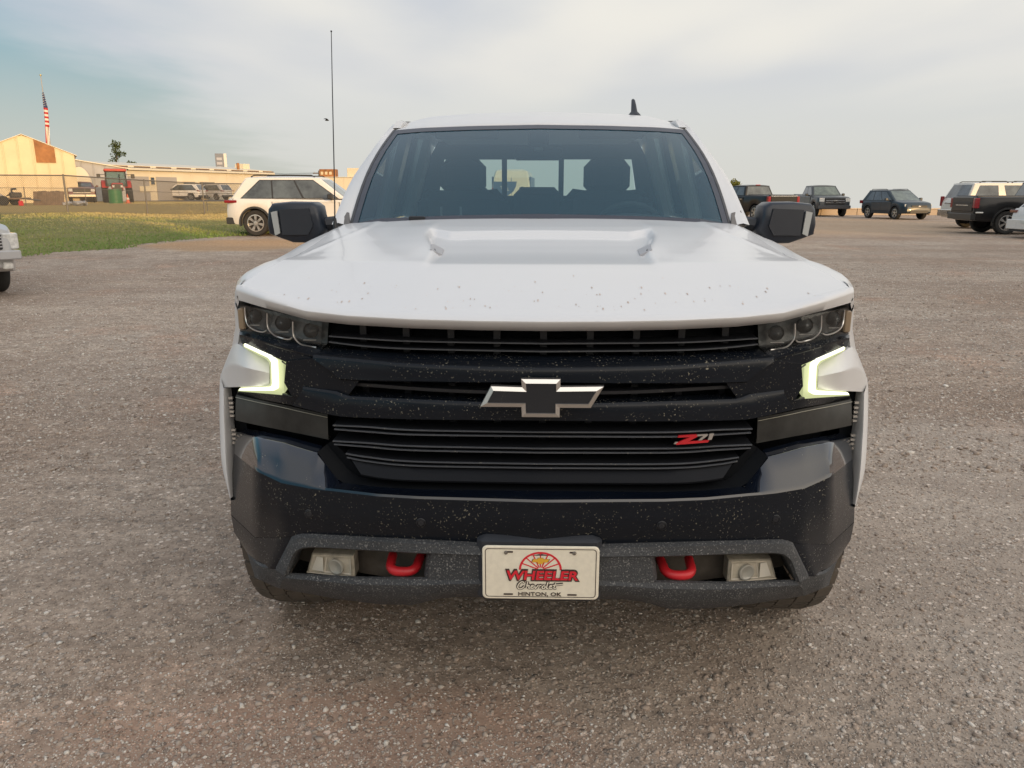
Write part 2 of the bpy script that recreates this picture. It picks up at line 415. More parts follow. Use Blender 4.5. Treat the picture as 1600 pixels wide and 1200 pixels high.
# grass field on the rising bank at the left
EDGE = [(10, -34), (12, -27), (15, -17), (16.5, -12.8), (18, -11.7), (20, -10.6), (22, -9.9), (24, -9.0), (25.5, -7.6), (27, -5), (30, -2), (36, 2), (46, 6), (57, 2), (66, -12), (79, -26)]
ey = np.array([e[0] for e in EDGE], float); ex = np.array([e[1] for e in EDGE], float)
def edge_x(y): return np.interp(y, ey, ex) + (vnoise(y * .9, y * 0 + 3.1, 5) - .5) * 1.6
ys = np.arange(10.5, 78.01, .3); ts = np.concatenate([np.linspace(0, 3, 13), np.linspace(3.5, 12, 18), np.linspace(13, 60, 24)])
YY, TT = np.meshgrid(ys, ts, indexing='ij'); XX = edge_x(YY) - TT
ZZ = gh_np(XX, YY) + .004 + .03 * vnoise(XX * .8, YY * .8, 2) * np.clip(TT / .6, 0, 1)
idx = np.arange(XX.size).reshape(XX.shape)
F4 = np.stack([idx[:-1, :-1], idx[1:, :-1], idx[1:, 1:], idx[:-1, 1:]], -1).reshape(-1, 4)
def turf_material():
    h = node_mat('turf'); L = h.L
    n = h.rmp(h.noise(.45, 6, .65), .36, .66); base = h.mix(n, (.20, .215, .078), (.285, .25, .125))
    base = h.mix(h.math('MULTIPLY', h.rmp(h.noise(1.6, 6, .7, (.5, 1, 1), 3), .5, .72), .6), base, (.30, .24, .135))
    sp = N(h.nt, 'ShaderNodeSeparateXYZ'); L(h.tc.outputs['Object'], sp.inputs[0])
    dry_sunlit = h.rmp(h.math('ADD', sp.outputs[1], h.math('MULTIPLY', h.noise(.3, 4, .6, (1, 1, 1), 9), 6.0)), 38, 43)
    base = h.mix(h.math('MULTIPLY', dry_sunlit, .9), base, (.44, .31, .13))  # dry grass past the fence, its gold brightened in the colour for sunlight
    base = h.mix(1.0, base, h.rmp(h.noise(9, 5, .8), .25, .75, .6, 1.4), 'MULTIPLY')
    L(base, h.b.inputs['Base Color']); h.b.inputs['Roughness'].default_value = 1; h.b.inputs['Specular IOR Level'].default_value = .05
    bp = N(h.nt, 'ShaderNodeBump'); bp.inputs['Strength'].default_value = 1; bp.inputs['Distance'].default_value = .05; L(h.noise(14, 4, .8), bp.inputs['Height']); L(bp.outputs[0], h.b.inputs['Normal'])
    return h.m
tag(raw_mesh('field', np.stack([XX, YY, ZZ], -1).reshape(-1, 3), F4, turf_material()), kind='structure')

def blade_material():
    h = node_mat('grass_blade'); L = h.L
    at = N(h.nt, 'ShaderNodeAttribute'); at.attribute_name = 'tone'
    r = N(h.nt, 'ShaderNodeValToRGB'); L(at.outputs['Fac'], r.inputs[0]); e = r.color_ramp.elements
    e[0].position = 0; e[0].color = (.18, .26, .08, 1); e[1].position = 1; e[1].color = (.46, .38, .19, 1)
    k = e.new(.45); k.color = (.285, .30, .11, 1)
    L(r.outputs[0], h.b.inputs['Base Color']); h.b.inputs['Roughness'].default_value = .8; h.b.inputs['Specular IOR Level'].default_value = .1
    return h.m
nb = 120000
by = 12 + (rng.random(nb) ** 1.25) * 58; bt = rng.random(nb) ** 1.7 * 26 - .35
bx = edge_x(by) - bt
keep = (np.abs(bx) < by * .72 + 3); bx, by, bt = bx[keep], by[keep], bt[keep]
edge_thin = rng.random(len(bx)) < np.clip((bt + .35) / .9, .12, 1); bx, by, bt = bx[edge_thin], by[edge_thin], bt[edge_thin]
n = len(bx); hh = rng.uniform(.02, .055, n) * (1 + .6 * vnoise(bx * .7, by * .7, 9)); ww = .010 + by * .0006
an = rng.random(n) * 6.283; ln = rng.normal(0, .35, (n, 2)) * hh[:, None]
bz = gh_np(bx, by) + .006
V = np.empty((n, 3, 3)); V[:, 0] = np.stack([bx - np.cos(an) * ww, by - np.sin(an) * ww, bz], -1); V[:, 1] = np.stack([bx + np.cos(an) * ww, by + np.sin(an) * ww, bz], -1)
V[:, 2] = np.stack([bx + ln[:, 0], by + ln[:, 1], bz + hh], -1)
tone = np.clip(.15 + .75 * (vnoise(bx * .35, by * .35, 4) - .3) + np.clip((by - 25) / 14, 0, .4) + np.clip((by - 38) / 6, 0, .35) - np.exp(-np.maximum(bt, 0) / 2.5) * .35 + rng.normal(0, .11, n), 0, 1)
tag(raw_mesh('grass', V.reshape(-1, 3), np.arange(n * 3).reshape(n, 3), blade_material(), tone=np.repeat(tone, 3)), kind='stuff')

# asphalt yard behind the fence
ay = np.linspace(77.9, 118, 40); axx = np.linspace(-110, 2, 60); AX, AY = np.meshgrid(axx, ay); idx = np.arange(AX.size).reshape(AX.shape)
F4 = np.stack([idx[:-1, :-1], idx[:-1, 1:], idx[1:, 1:], idx[1:, :-1]], -1).reshape(-1, 4)
tag(raw_mesh('asphalt_yard', np.stack([AX, AY, gh_np(AX, AY) + .004], -1).reshape(-1, 3), F4, mat('asphalt', (.10, .095, .09), .9, var=.25, vscale=1.2)), kind='structure')

# loose stones on the lot: one mass of gravel, thickest near the camera
def ico():
    t = (1 + 5 ** .5) / 2
    v = np.array([(-1, t, 0), (1, t, 0), (-1, -t, 0), (1, -t, 0), (0, -1, t), (0, 1, t), (0, -1, -t), (0, 1, -t), (t, 0, -1), (t, 0, 1), (-t, 0, -1), (-t, 0, 1)], float)
    f = np.array([(0, 11, 5), (0, 5, 1), (0, 1, 7), (0, 7, 10), (0, 10, 11), (1, 5, 9), (5, 11, 4), (11, 10, 2), (10, 7, 6), (7, 1, 8), (3, 9, 4), (3, 4, 2), (3, 2, 6), (3, 6, 8), (3, 8, 9), (4, 9, 5), (2, 4, 11), (6, 2, 10), (8, 6, 7), (9, 8, 1)])
    return v / np.linalg.norm(v[0]), f
def stone_material():
    h = node_mat('stone'); L = h.L
    at = N(h.nt, 'ShaderNodeAttribute'); at.attribute_name = 'tone'
    r = N(h.nt, 'ShaderNodeValToRGB'); L(at.outputs['Fac'], r.inputs[0]); e = r.color_ramp.elements
    e[0].position = 0; e[0].color = (.23, .185, .155, 1); e[1].position = 1; e[1].color = (.72, .68, .62, 1)
    for p, c in ((.3, (.33, .265, .215)), (.55, (.41, .34, .285)), (.66, (.42, .33, .265)), (.78, (.50, .44, .38)), (.92, (.63, .57, .50))):
        k = e.new(p); k.color = (*c, 1)
    L(h.mix(1.0, r.outputs[0], h.rmp(h.noise(160, 3, .7), .25, .75, .8, 1.2), 'MULTIPLY'), h.b.inputs['Base Color'])
    h.b.inputs['Roughness'].default_value = .9; h.b.inputs['Specular IOR Level'].default_value = .2
    return h.m
def octa():
    v = np.array([(1, 0, 0), (-1, 0, 0), (0, 1, 0), (0, -1, 0), (0, 0, 1), (0, 0, -1)], float)
    return v, np.array([(0, 2, 4), (2, 1, 4), (1, 3, 4), (3, 0, 4), (2, 0, 5), (1, 2, 5), (3, 1, 5), (0, 3, 5)])
def stones(n, ymin, ymax, power, smin, smax, seed, shape=None, lift=0.0):
    g = np.random.default_rng(seed)
    y = ymin + (ymax - ymin) * g.random(n) ** power; x = (g.random(n) * 2 - 1) * (y * .72 + .75)
    dens = .35 + 1.3 * vnoise(x * 1.1 + 9, y * 1.1, 6, 3) + .35 * (x > .2); k = g.random(n) < dens - .28; x, y = x[k], y[k]; n = len(x)
    s = smin * np.exp(g.exponential(.42, n)); s = np.minimum(s, smax)
    v, f = (shape or ico)(); m_ = len(v); P = v[None] * np.clip(1 + .34 * g.standard_normal((n, m_, 1)), .45, 1.8) * (s[:, None, None] * np.stack([g.uniform(.8, 1.35, n), g.uniform(.7, 1.1, n), g.uniform(.45, .8, n)], -1)[:, None, :])
    a = g.random(n) * 6.283; ca, sa = np.cos(a)[:, None], np.sin(a)[:, None]; b = g.normal(0, .35, n); cb, sb = np.cos(b)[:, None], np.sin(b)[:, None]
    Y0 = P[..., 1] * cb - P[..., 2] * sb; Z0 = P[..., 1] * sb + P[..., 2] * cb; X0 = P[..., 0]
    Q = np.stack([X0 * ca - Y0 * sa + x[:, None], X0 * sa + Y0 * ca + y[:, None], Z0 + gh_np(x, y)[:, None] + (s * .12)[:, None]], -1)
    F = f[None] + (np.arange(n) * m_)[:, None, None]
    t = np.repeat(np.clip(g.beta(2.3, 1.9, n) + .02 + lift, 0, 1), m_)
    return Q.reshape(-1, 3), F.reshape(-1, 3), t
parts = [stones(46000, 1.55, 5.2, 1.5, .0021, .0105, 1), stones(36000, 4.0, 17, 1.3, .0048, .017, 2), stones(120000, 1.55, 6.0, 1.45, .0019, .006, 3, octa, .10), stones(60000, 5.0, 16, 1.2, .0046, .012, 4, octa, .12)]
o = 0; Vs, Fs, Ts = [], [], []
for v, f, t in parts: Vs.append(v); Fs.append(f + o); Ts.append(t); o += len(v)
tag(raw_mesh('gravel', np.concatenate(Vs), np.concatenate(Fs), stone_material(), tone=np.concatenate(Ts)), kind='stuff')

# control curves of the pickup's front in metres (x from the truck's centre line, y back from the bumper, z up)
D = {
 'hood_low': [(-0.0072, 0.0704, 1.1585), (-0.1671, 0.0792, 1.1583), (-0.3348, 0.1039, 1.158), (-0.5073, 0.1472, 1.1592), (-0.6296, 0.1878, 1.1647), (-0.762, 0.2484, 1.1864), (-0.8728, 0.3361, 1.1971)],
 'hl_top': [(-0.597, 0.2041, 1.1571), (-0.6648, 0.2331, 1.1654), (-0.7262, 0.2597, 1.1735), (-0.8187, 0.3181, 1.179), (-0.884, 0.3789, 1.1793)],
 'hl_bot': [(-0.606, 0.2076, 1.0826), (-0.6708, 0.2357, 1.0875), (-0.7329, 0.2626, 1.0948), (-0.8273, 0.3241, 1.0996), (-0.9067, 0.4048, 1.0962)],
 'pod1': [(-0.8551, 0.3339, 1.1784), (-0.856, 0.3349, 1.1502), (-0.8505, 0.3286, 1.1325), (-0.8366, 0.3186, 1.1212), (-0.8149, 0.3035, 1.1155), (-0.7906, 0.2864, 1.115), (-0.7778, 0.2775, 1.1212)],
 'pod2': [(-0.7691, 0.2714, 1.1715), (-0.772, 0.2734, 1.1366), (-0.7657, 0.269, 1.1228), (-0.7482, 0.2572, 1.1104), (-0.7275, 0.2482, 1.1057), (-0.7026, 0.2375, 1.1033), (-0.6917, 0.2327, 1.1097)],
 'pod3': [(-0.685, 0.2298, 1.1551), (-0.6868, 0.2306, 1.1191), (-0.6797, 0.2275, 1.1053), (-0.6662, 0.2217, 1.0939), (-0.6461, 0.213, 1.0903), (-0.6159, 0.1999, 1.0886)],
 'trim0': [(-0.5998, 0.1849, 1.0837), (-0.7254, 0.2393, 1.0956), (-0.8177, 0.2974, 1.1008), (-0.8931, 0.3692, 1.0987)],
 'trim1': [(-0.6205, 0.1739, 1.0672), (-0.7292, 0.221, 1.0847), (-0.8089, 0.2713, 1.0946), (-0.8805, 0.3349, 1.0945)],
 'cb0': [(-0.0065, 0.0854, 1.0854), (-0.169, 0.0943, 1.085), (-0.3396, 0.1197, 1.0829), (-0.4919, 0.1576, 1.0846), (-0.5975, 0.1892, 1.0828)],
 'cb1': [(-0.0065, 0.0504, 1.0637), (-0.1667, 0.0592, 1.0641), (-0.3346, 0.0839, 1.0642), (-0.4482, 0.1095, 1.0673), (-0.6171, 0.1624, 1.0696)],
 'cb2': [(-0.0063, 0.0453, 1.0324), (-0.1667, 0.0542, 1.0291), (-0.3351, 0.079, 1.0244), (-0.4584, 0.1075, 1.0192), (-0.5413, 0.1324, 1.0161)],
 's1': [(-0.6228, 0.1749, 1.0358), (-0.6875, 0.2029, 1.0381), (-0.7553, 0.2337, 1.0565), (-0.8706, 0.3236, 1.073)],
 'i0': [(-0.4583, 0.1165, 1.0639), (-0.6187, 0.1671, 1.0651), (-0.7051, 0.2046, 1.0485)],
 'i1': [(-0.4892, 0.1288, 1.0085), (-0.6026, 0.1631, 0.9975), (-0.7178, 0.2131, 0.9843)],
 'i2': [(-0.5279, 0.1434, 0.9601), (-0.6058, 0.1675, 0.9639), (-0.6969, 0.207, 0.9472)],
 'lv2a': [(-0.0058, 0.0753, 0.9994), (-0.2455, 0.0937, 0.9998), (-0.5295, 0.1588, 1.0008)],
 'lv2b': [(-0.0057, 0.0753, 0.9909), (-0.2457, 0.0938, 0.9912), (-0.53, 0.159, 0.9918)],
 'b2a': [(-0.0058, 0.0503, 0.972), (-0.1502, 0.0583, 0.971), (-0.3377, 0.0844, 0.9704), (-0.5251, 0.1325, 0.9648), (-0.5488, 0.1397, 0.9752), (-0.656, 0.1793, 0.9786)],
 'b2b': [(-0.0054, 0.0503, 0.9291), (-0.1515, 0.0583, 0.9264), (-0.3393, 0.0847, 0.9195), (-0.5207, 0.1312, 0.9105), (-0.5792, 0.1488, 0.9121), (-0.6933, 0.1954, 0.9226)],
 'b2c': [(-0.6598, 0.1909, 0.9738), (-0.6949, 0.2061, 0.9466), (-0.7242, 0.2188, 0.9467), (-0.9146, 0.3738, 0.9157)],
 'b2d': [(-0.6676, 0.2043, 0.9148), (-0.7008, 0.2187, 0.917), (-0.7366, 0.2342, 0.919), (-0.945, 0.4325, 0.8905)],
 'lamp_top': [(-0.5953, 0.1936, 0.8979), (-0.6815, 0.2303, 0.9035), (-0.745, 0.2578, 0.9086), (-0.85, 0.3424, 0.9002), (-0.935, 0.4075, 0.8962)],
 'lamp_bot': [(-0.5959, 0.1938, 0.8266), (-0.6872, 0.2328, 0.8304), (-0.7516, 0.2612, 0.8324), (-0.85, 0.3257, 0.8274), (-0.935, 0.3903, 0.8213)],
 'gt': [(-0.0067, 0.1004, 1.1244), (-0.332, 0.1334, 1.1223), (-0.475, 0.1675, 1.1221), (-0.5782, 0.1985, 1.1229)],
 'gt2': [(-0.0065, 0.1004, 1.1025), (-0.3326, 0.1335, 1.1008), (-0.4761, 0.1678, 1.101), (-0.5793, 0.1988, 1.1059)],
 'l1a': [(-0.005, 0.0603, 0.8983), (-0.333, 0.0936, 0.8903), (-0.4682, 0.1255, 0.8882), (-0.5705, 0.1561, 0.8825)],
 'l1b': [(-0.0049, 0.0603, 0.8861), (-0.3335, 0.0937, 0.8769), (-0.4689, 0.1257, 0.8737), (-0.5673, 0.1552, 0.8709)],
 'l2a': [(-0.0047, 0.0603, 0.8535), (-0.3344, 0.0939, 0.8455), (-0.4704, 0.1261, 0.8425), (-0.5733, 0.157, 0.837)],
 'l2b': [(-0.0046, 0.0603, 0.8413), (-0.3348, 0.0939, 0.8328), (-0.471, 0.1263, 0.8306), (-0.57, 0.156, 0.8271)],
 'l3a': [(-0.0043, 0.0602, 0.811), (-0.3358, 0.0941, 0.802), (-0.4724, 0.1267, 0.8019), (-0.5367, 0.146, 0.8046)],
 'l3b': [(-0.0042, 0.0602, 0.7987), (-0.3362, 0.0942, 0.7892), (-0.473, 0.1269, 0.7889), (-0.5336, 0.1451, 0.793)],
 'chin0': [(-0.0041, 0.0602, 0.7906), (-0.3364, 0.0942, 0.7819), (-0.4639, 0.1242, 0.7826), (-0.5261, 0.1428, 0.7901)],
 'chin1': [(-0.0041, 0.0302, 0.7664), (-0.3238, 0.062, 0.7569), (-0.4218, 0.0815, 0.7547), (-0.4883, 0.1015, 0.7574)],
 'gr0': [(-0.0038, 0.0602, 0.7529), (-0.3287, 0.0929, 0.743), (-0.4284, 0.1135, 0.7405), (-0.4923, 0.1327, 0.7437), (-0.5336, 0.1451, 0.793), (-0.5774, 0.1582, 0.8328)],
 'gr1': [(-0.0039, 0.0302, 0.7433), (-0.3246, 0.0622, 0.7304), (-0.4414, 0.0874, 0.7264), (-0.5516, 0.1205, 0.7258), (-0.5866, 0.131, 0.7658), (-0.6156, 0.1417, 0.8053)],
 'pl0': [(-0.0039, 0.0302, 0.7433), (-0.3246, 0.0622, 0.7304), (-0.4414, 0.0874, 0.7264), (-0.5516, 0.1205, 0.7258), (-0.5853, 0.1326, 0.7652), (-0.6169, 0.1463, 0.8037), (-0.7244, 0.1949, 0.8137), (-0.8255, 0.2629, 0.8078), (-0.985, 0.4834, 0.75)],
 'pl1': [(-0.0043, -0.0298, 0.7431), (-0.3155, 0.0006, 0.7366), (-0.4285, 0.0235, 0.7329), (-0.5474, 0.0592, 0.731), (-0.585, 0.0705, 0.7297), (-0.63, 0.088, 0.7278), (-0.7156, 0.1251, 0.7273), (-0.7998, 0.1749, 0.7417), (-0.965, 0.4266, 0.7068)],
 'f1': [(-0.0039, -0.0348, 0.6858), (-0.3166, -0.0042, 0.6753), (-0.4303, 0.0191, 0.669), (-0.5502, 0.0551, 0.6628), (-0.5881, 0.0664, 0.6592), (-0.6337, 0.0846, 0.6564), (-0.7199, 0.122, 0.6546), (-0.8075, 0.1753, 0.6486), (-1.0, 0.4553, 0.5655)],
 'f2': [(-0.0031, -0.0198, 0.6111), (-0.3208, 0.0115, 0.6099), (-0.4365, 0.0359, 0.6024), (-0.5587, 0.0726, 0.5901), (-0.5973, 0.0842, 0.586), (-0.6444, 0.1042, 0.578), (-0.7238, 0.1386, 0.55), (-0.86, 0.2651, 0.4884), (-1.0, 0.439, 0.4833)],
 'g0': [(-0.6444, 0.1042, 0.578), (-0.7238, 0.1386, 0.55), (-0.86, 0.2651, 0.4884), (-1.0, 0.439, 0.4833)],
 'g1': [(-0.7123, 0.1337, 0.5091), (-0.7579, 0.1556, 0.4856), (-0.86, 0.2587, 0.4368), (-0.985, 0.4157, 0.4335)],
 'g2': [(-0.7648, 0.1603, 0.4406), (-0.7928, 0.18, 0.4299), (-0.855, 0.2631, 0.3964), (-0.93, 0.3686, 0.3855)],
 'fr_top': [(-0.0031, -0.0218, 0.612), (-0.3204, 0.0095, 0.6109), (-0.436, 0.0338, 0.6034), (-0.6066, 0.0859, 0.5861), (-0.6687, 0.1128, 0.5746), (-0.699, 0.1259, 0.5603), (-0.7633, 0.1573, 0.4462)],
 'fr_in': [(-0.003, -0.0298, 0.5889), (-0.1645, -0.021, 0.5822), (-0.3203, 0.0015, 0.5743), (-0.6066, 0.0779, 0.5497), (-0.6521, 0.0976, 0.5394), (-0.6826, 0.1108, 0.5208), (-0.7185, 0.1264, 0.4409)],
 'cp0': [(-0.003, -0.0298, 0.5889), (-0.1411, -0.0222, 0.5832), (-0.2598, -0.0088, 0.5748), (-0.2873, -0.0042, 0.5758)],
 'cp1': [(-0.0024, -0.0299, 0.5215), (-0.1416, -0.0222, 0.5153), (-0.2613, -0.0086, 0.5062), (-0.2997, -0.002, 0.5021)],
 'lb0': [(-0.0024, -0.0299, 0.5215), (-0.1416, -0.0222, 0.5153), (-0.2997, -0.002, 0.5021), (-0.4961, 0.0438, 0.4764), (-0.7185, 0.1264, 0.4409)],
 'lb1': [(-0.0021, -0.0299, 0.4846), (-0.2099, -0.0173, 0.4819), (-0.324, 0.0021, 0.4523), (-0.4986, 0.0446, 0.4296), (-0.7421, 0.1366, 0.4149)],
 'lb2': [(-0.0013, 0.0201, 0.4339), (-0.2155, 0.0336, 0.4315), (-0.2855, 0.0455, 0.4168), (-0.3461, 0.0558, 0.3913), (-0.4551, 0.0815, 0.3777), (-0.5828, 0.1198, 0.3704), (-0.7755, 0.2078, 0.3517)],
 'oc0': [(-0.7185, 0.1264, 0.4409), (-0.7648, 0.1603, 0.4406), (-0.84, 0.2299, 0.4137), (-0.93, 0.3686, 0.3855)],
 'oc1': [(-0.7398, 0.1456, 0.4101), (-0.7942, 0.201, 0.3793), (-0.84, 0.2366, 0.37), (-0.9, 0.3315, 0.3383)],
 'oc2': [(-0.7755, 0.2078, 0.3517), (-0.8162, 0.2563, 0.334), (-0.84, 0.2444, 0.3551), (-0.89, 0.3131, 0.3306)],
 'fog': [(-0.6551, 0.1589, 0.4934), (-0.523, 0.1119, 0.5117), (-0.5219, 0.1116, 0.4445), (-0.6772, 0.1684, 0.4284)],
 'lip_o': [(-0.955, 0.4943, 1.0902), (-0.97, 0.4934, 1.0313), (-0.99, 0.4846, 0.9858), (-1.01, 0.487, 0.9448), (-1.015, 0.4802, 0.9057), (-1.015, 0.4563, 0.803), (-1.015, 0.4403, 0.6672), (-1.01, 0.4471, 0.5929), (-1.0, 0.4503, 0.532)],
 'lip_i': [(-0.985, 0.4536, 0.9065), (-0.985, 0.4338, 0.81), (-0.985, 0.4182, 0.6754), (-0.985, 0.4201, 0.6037), (-0.985, 0.4266, 0.5508)],
 'wb0': [(-0.7854, 0.2948, 1.0283), (-0.8545, 0.3351, 1.046), (-0.91, 0.3894, 1.0581), (-0.965, 0.481, 1.0338)],
 'wb1': [(-0.7771, 0.269, 0.9984), (-0.8383, 0.2818, 1.0082), (-0.94, 0.3972, 0.9952), (-1.0, 0.4683, 0.9502)],
 'wb2': [(-0.7858, 0.285, 0.9565), (-0.8735, 0.3368, 0.9409), (-0.985, 0.454, 0.9084), (-1.01, 0.4704, 0.9062)],
 'drl_o': [(-0.867, 0.3245, 1.0747), (-0.7503, 0.2352, 1.058), (-0.7181, 0.2212, 1.0411), (-0.7232, 0.2234, 0.9557), (-0.7326, 0.2275, 0.9443), (-0.9182, 0.383, 0.9139)],
 'drl_i': [(-0.8727, 0.3409, 1.0582), (-0.7828, 0.2679, 1.0398), (-0.7717, 0.2602, 1.0304), (-0.7758, 0.263, 0.9659), (-0.7887, 0.2721, 0.9578), (-0.9169, 0.3914, 0.9207)],
 'core_o': [(-0.8572, 0.3032, 1.0761), (-0.753, 0.2271, 1.0579), (-0.737, 0.2194, 1.045), (-0.7397, 0.2205, 0.9657), (-0.7535, 0.2275, 0.9573), (-0.9068, 0.3599, 0.9229)],
 'core_i': [(-0.8584, 0.3096, 1.0673), (-0.7679, 0.2426, 1.049), (-0.7572, 0.235, 1.0378), (-0.7617, 0.2382, 0.9685), (-0.7745, 0.2472, 0.9605), (-0.9062, 0.3642, 0.9262)],
 'ws_bot': [(0.0001, 1.46, 1.4027), (-0.3898, 1.49, 1.3948), (-0.693, 1.55, 1.3804), (-0.8385, 1.64, 1.3547)],
 'ws_top': [(0.0021, 2.3, 1.8356), (-0.3386, 2.32, 1.832), (-0.6103, 2.36, 1.8262), (-0.7625, 2.42, 1.8198)],
 'ap': [(-0.9255, 1.75, 1.428), (-0.9219, 1.9, 1.5024), (-0.909, 2.08, 1.595), (-0.8107, 2.5, 1.8391), (-0.766, 2.66, 1.8923)],
 'roof': [(0.0052, 2.9, 1.9553), (-0.3816, 2.9, 1.9514), (-0.7517, 2.8, 1.9114)],
 'seat': [(-0.5845, 2.75, 1.6751), (-0.3309, 2.75, 1.4848), (0.2639, 2.75, 1.6742), (0.4497, 2.75, 1.4849)],
}

# ------------------------------------------------------------------ the pickup in the middle
def K(name): return [(abs(p[0]) if i or abs(p[0]) > .03 else 0.0, p[1], p[2]) for i, p in enumerate(D[name])]
def full(pts): return [Vector((-p[0], p[1], p[2])) for p in reversed(pts)][:-1] + [Vector(p) for p in pts]   # pts run from the middle outwards
def fr(name, n=24, curve=True, dy=0, dz=0):
    p = resample(K(name), n, curve); p = [Vector((q[0], q[1] + dy, q[2] + dz)) for q in p]; p[0].x = 0.0; return full(p)
def segs(name, k=5):
    P = [Vector(p) for p in K(name)]; return full([P[i].lerp(P[i + 1], j / k) for i in range(len(P) - 1) for j in range(k)] + [P[-1]])
def hr(name, n=16, curve=False, dy=0, dz=0, s=1):
    return [Vector((q[0] * s, q[1] + dy, q[2] + dz)) for q in resample(K(name), n, curve)]
def hsegs(name, s=1, k=4):
    P = [Vector((abs(p[0]) * s, p[1], p[2])) for p in D[name]]; return [P[i].lerp(P[i + 1], j / k) for i in range(len(P) - 1) for j in range(k)] + [P[-1]]
def off(row, dx=0, dy=0, dz=0): return [Vector((p[0] + dx, p[1] + dy, p[2] + dz)) for p in row]

WHITE = mat('white_paint', (.74, .74, .745), .28, coat=.25, dust=((.55, .50, .44), .10))
BLACKG = mat('gloss_black_sheen', (.006, .009, .017), .10, spec=.5, coat=1.0, specks=((.36, .33, .25), 170.0, .10, .66))  # bumper paint again, bluer and more coated so its top shows sky sheen
BLACK = mat('gloss_black', (.006, .0085, .0135), .20, spec=.28, coat=0.0, specks=((.36, .33, .25), 170.0, .22, .645), dust=((.10, .10, .10), .02))
BLACK2 = mat('satin_black', (.014, .016, .021), .38, specks=((.30, .28, .22), 200.0, .10), dust=((.09, .085, .08), .10))
DEEP = mat('deep_black', (.006, .007, .009), .7, spec=.12)
TEX = mat('textured_grey_plastic', (.030, .033, .038), .62, bump=1.0, bscale=200, specks=((.27, .265, .255), 210.0, .50, .585), dust=((.13, .13, .13), .32))
PLAST = mat('grey_plastic', (.020, .024, .033), .48, bump=.25, bscale=300, dust=((.08, .08, .085), .20))
CHROME = mat('satin_chrome', (.74, .73, .71), .28, metal=1.0)
RUBBER = mat('dusty_rubber', (.065, .056, .047), .85, dust=((.20, .165, .13), .65), bump=.3, bscale=180)
INT = mat('cabin_trim', (.040, .046, .052), .75)
INT2 = mat('seat_cloth', (.028, .031, .036), .9, bump=.2, bscale=300)
LAMP = mat('lamp_housing', (.12, .125, .125), .25, var=.5, vscale=24)
SMOKE = mat('smoked_lens', (.036, .036, .034), .30, spec=.3, var=.45, vscale=9)
SCREEN = glass('windscreen_glass', (.62, .74, .74), 1.45, film=((.085, .22, .32), .25))
TINT = glass('tinted_glass', (.42, .47, .47), 1.5)
REARG = glass('rear_glass', (.80, .86, .80), 1.35)
CLEAR = glass('clear_lens', (.95, .96, .96), 1.45)
RED = mat('red_paint', (.55, .018, .026), .38, var=.15, vscale=20)
REDLENS = mat('red_lens', (.40, .010, .014), .15, coat=.6)
BLADE = mat('grille_blade', (.010, .011, .014), .6, spec=.2)
EDGE_M = mat('blade_edge', (.075, .080, .090), .4, specks=((.34, .30, .22), 120.0, .2))
AMBER = mat('amber_lens', (.30, .225, .15), .3)
DRLC = mat('lit_lamp', (.6, .6, .5), .3, emit=((1.0, .98, .74), 1.7))
DRLH = mat('lit_lamp_halo', (.20, .22, .13), .3, emit=((.80, .86, .44), .58))

truck = thing('pickup_truck', 'big dusty white pickup with black grille and lit corner lamps, facing the viewer', 'pickup truck', (0.075, 1.85, 0), R(-1.6))
T = truck
def sides(fn, name, material, parent=None, smooth=35, bevel=0.0):
    """build the passenger-side piece from fn() (x >= 0) and its mirror image as two parts"""
    a = fn(); return [m.build(name, material, parent or T, smooth, bevel) for m in (a.flipx(), a)]

# hood ---------------------------------------------------------------
FRONT = [(p[0], p[1]) for p in K('hood_low')]
LOWZ = [(p[0], p[2]) for p in K('hood_low')]
PROF = [(0, .048), (.012, .051), (.05, .060), (.15, .083), (.4, .131), (.8, .174), (1.1, .211), (1.43, .243), (1.7, .262)]
def front_y(x): return interp(FRONT, abs(x))
def bump(t): return math.exp(-t * t)
def hood_z(x, y):
    ax = abs(x); s = y - front_y(x) - .028
    z = 1.159 + interp(PROF, max(0, s)) + interp([(0, 0), (.5, 0), (.76, .02), (.9, .034)], ax) * max(0, 1 - s / .5) - .034 * (ax / .93) ** 4 * min(1, max(0, s) / .6)
    # raised shoulders either side of the middle panel, starting beside the badges
    w0 = lerp(.335, .40, sst(y, .7, 1.1)); yr = 1.06 + 1.1 * max(0, ax - .34)
    z -= .017 * sst(y, .42, .80) * (1 - sst(y, yr, yr + .055)) * (1 - sst(ax, w0 + .002, w0 + .026))
    z += .006 * sst(y, .6, 1.0) * sst(ax, w0, w0 + .03) * (1 - sst(ax, w0 + .03, w0 + .20)) * (1 - sst(y, 1.2, 1.44))
    # crease running forward and outward from the corner of the windscreen
    c = ax - lerp(.86, .70, sst(y, .75, 1.5)); z += .0035 * bump(c / .022) * sst(y, .72, 1.0)
    return z
def sst(x, a, b):
    t = min(1, max(0, (x - a) / (b - a))); return t * t * (3 - 2 * t)
REARX = [(0, 1.452), (.4, 1.475), (.62, 1.50), (.70, 1.53), (.80, 1.60), (.90, 1.72)]
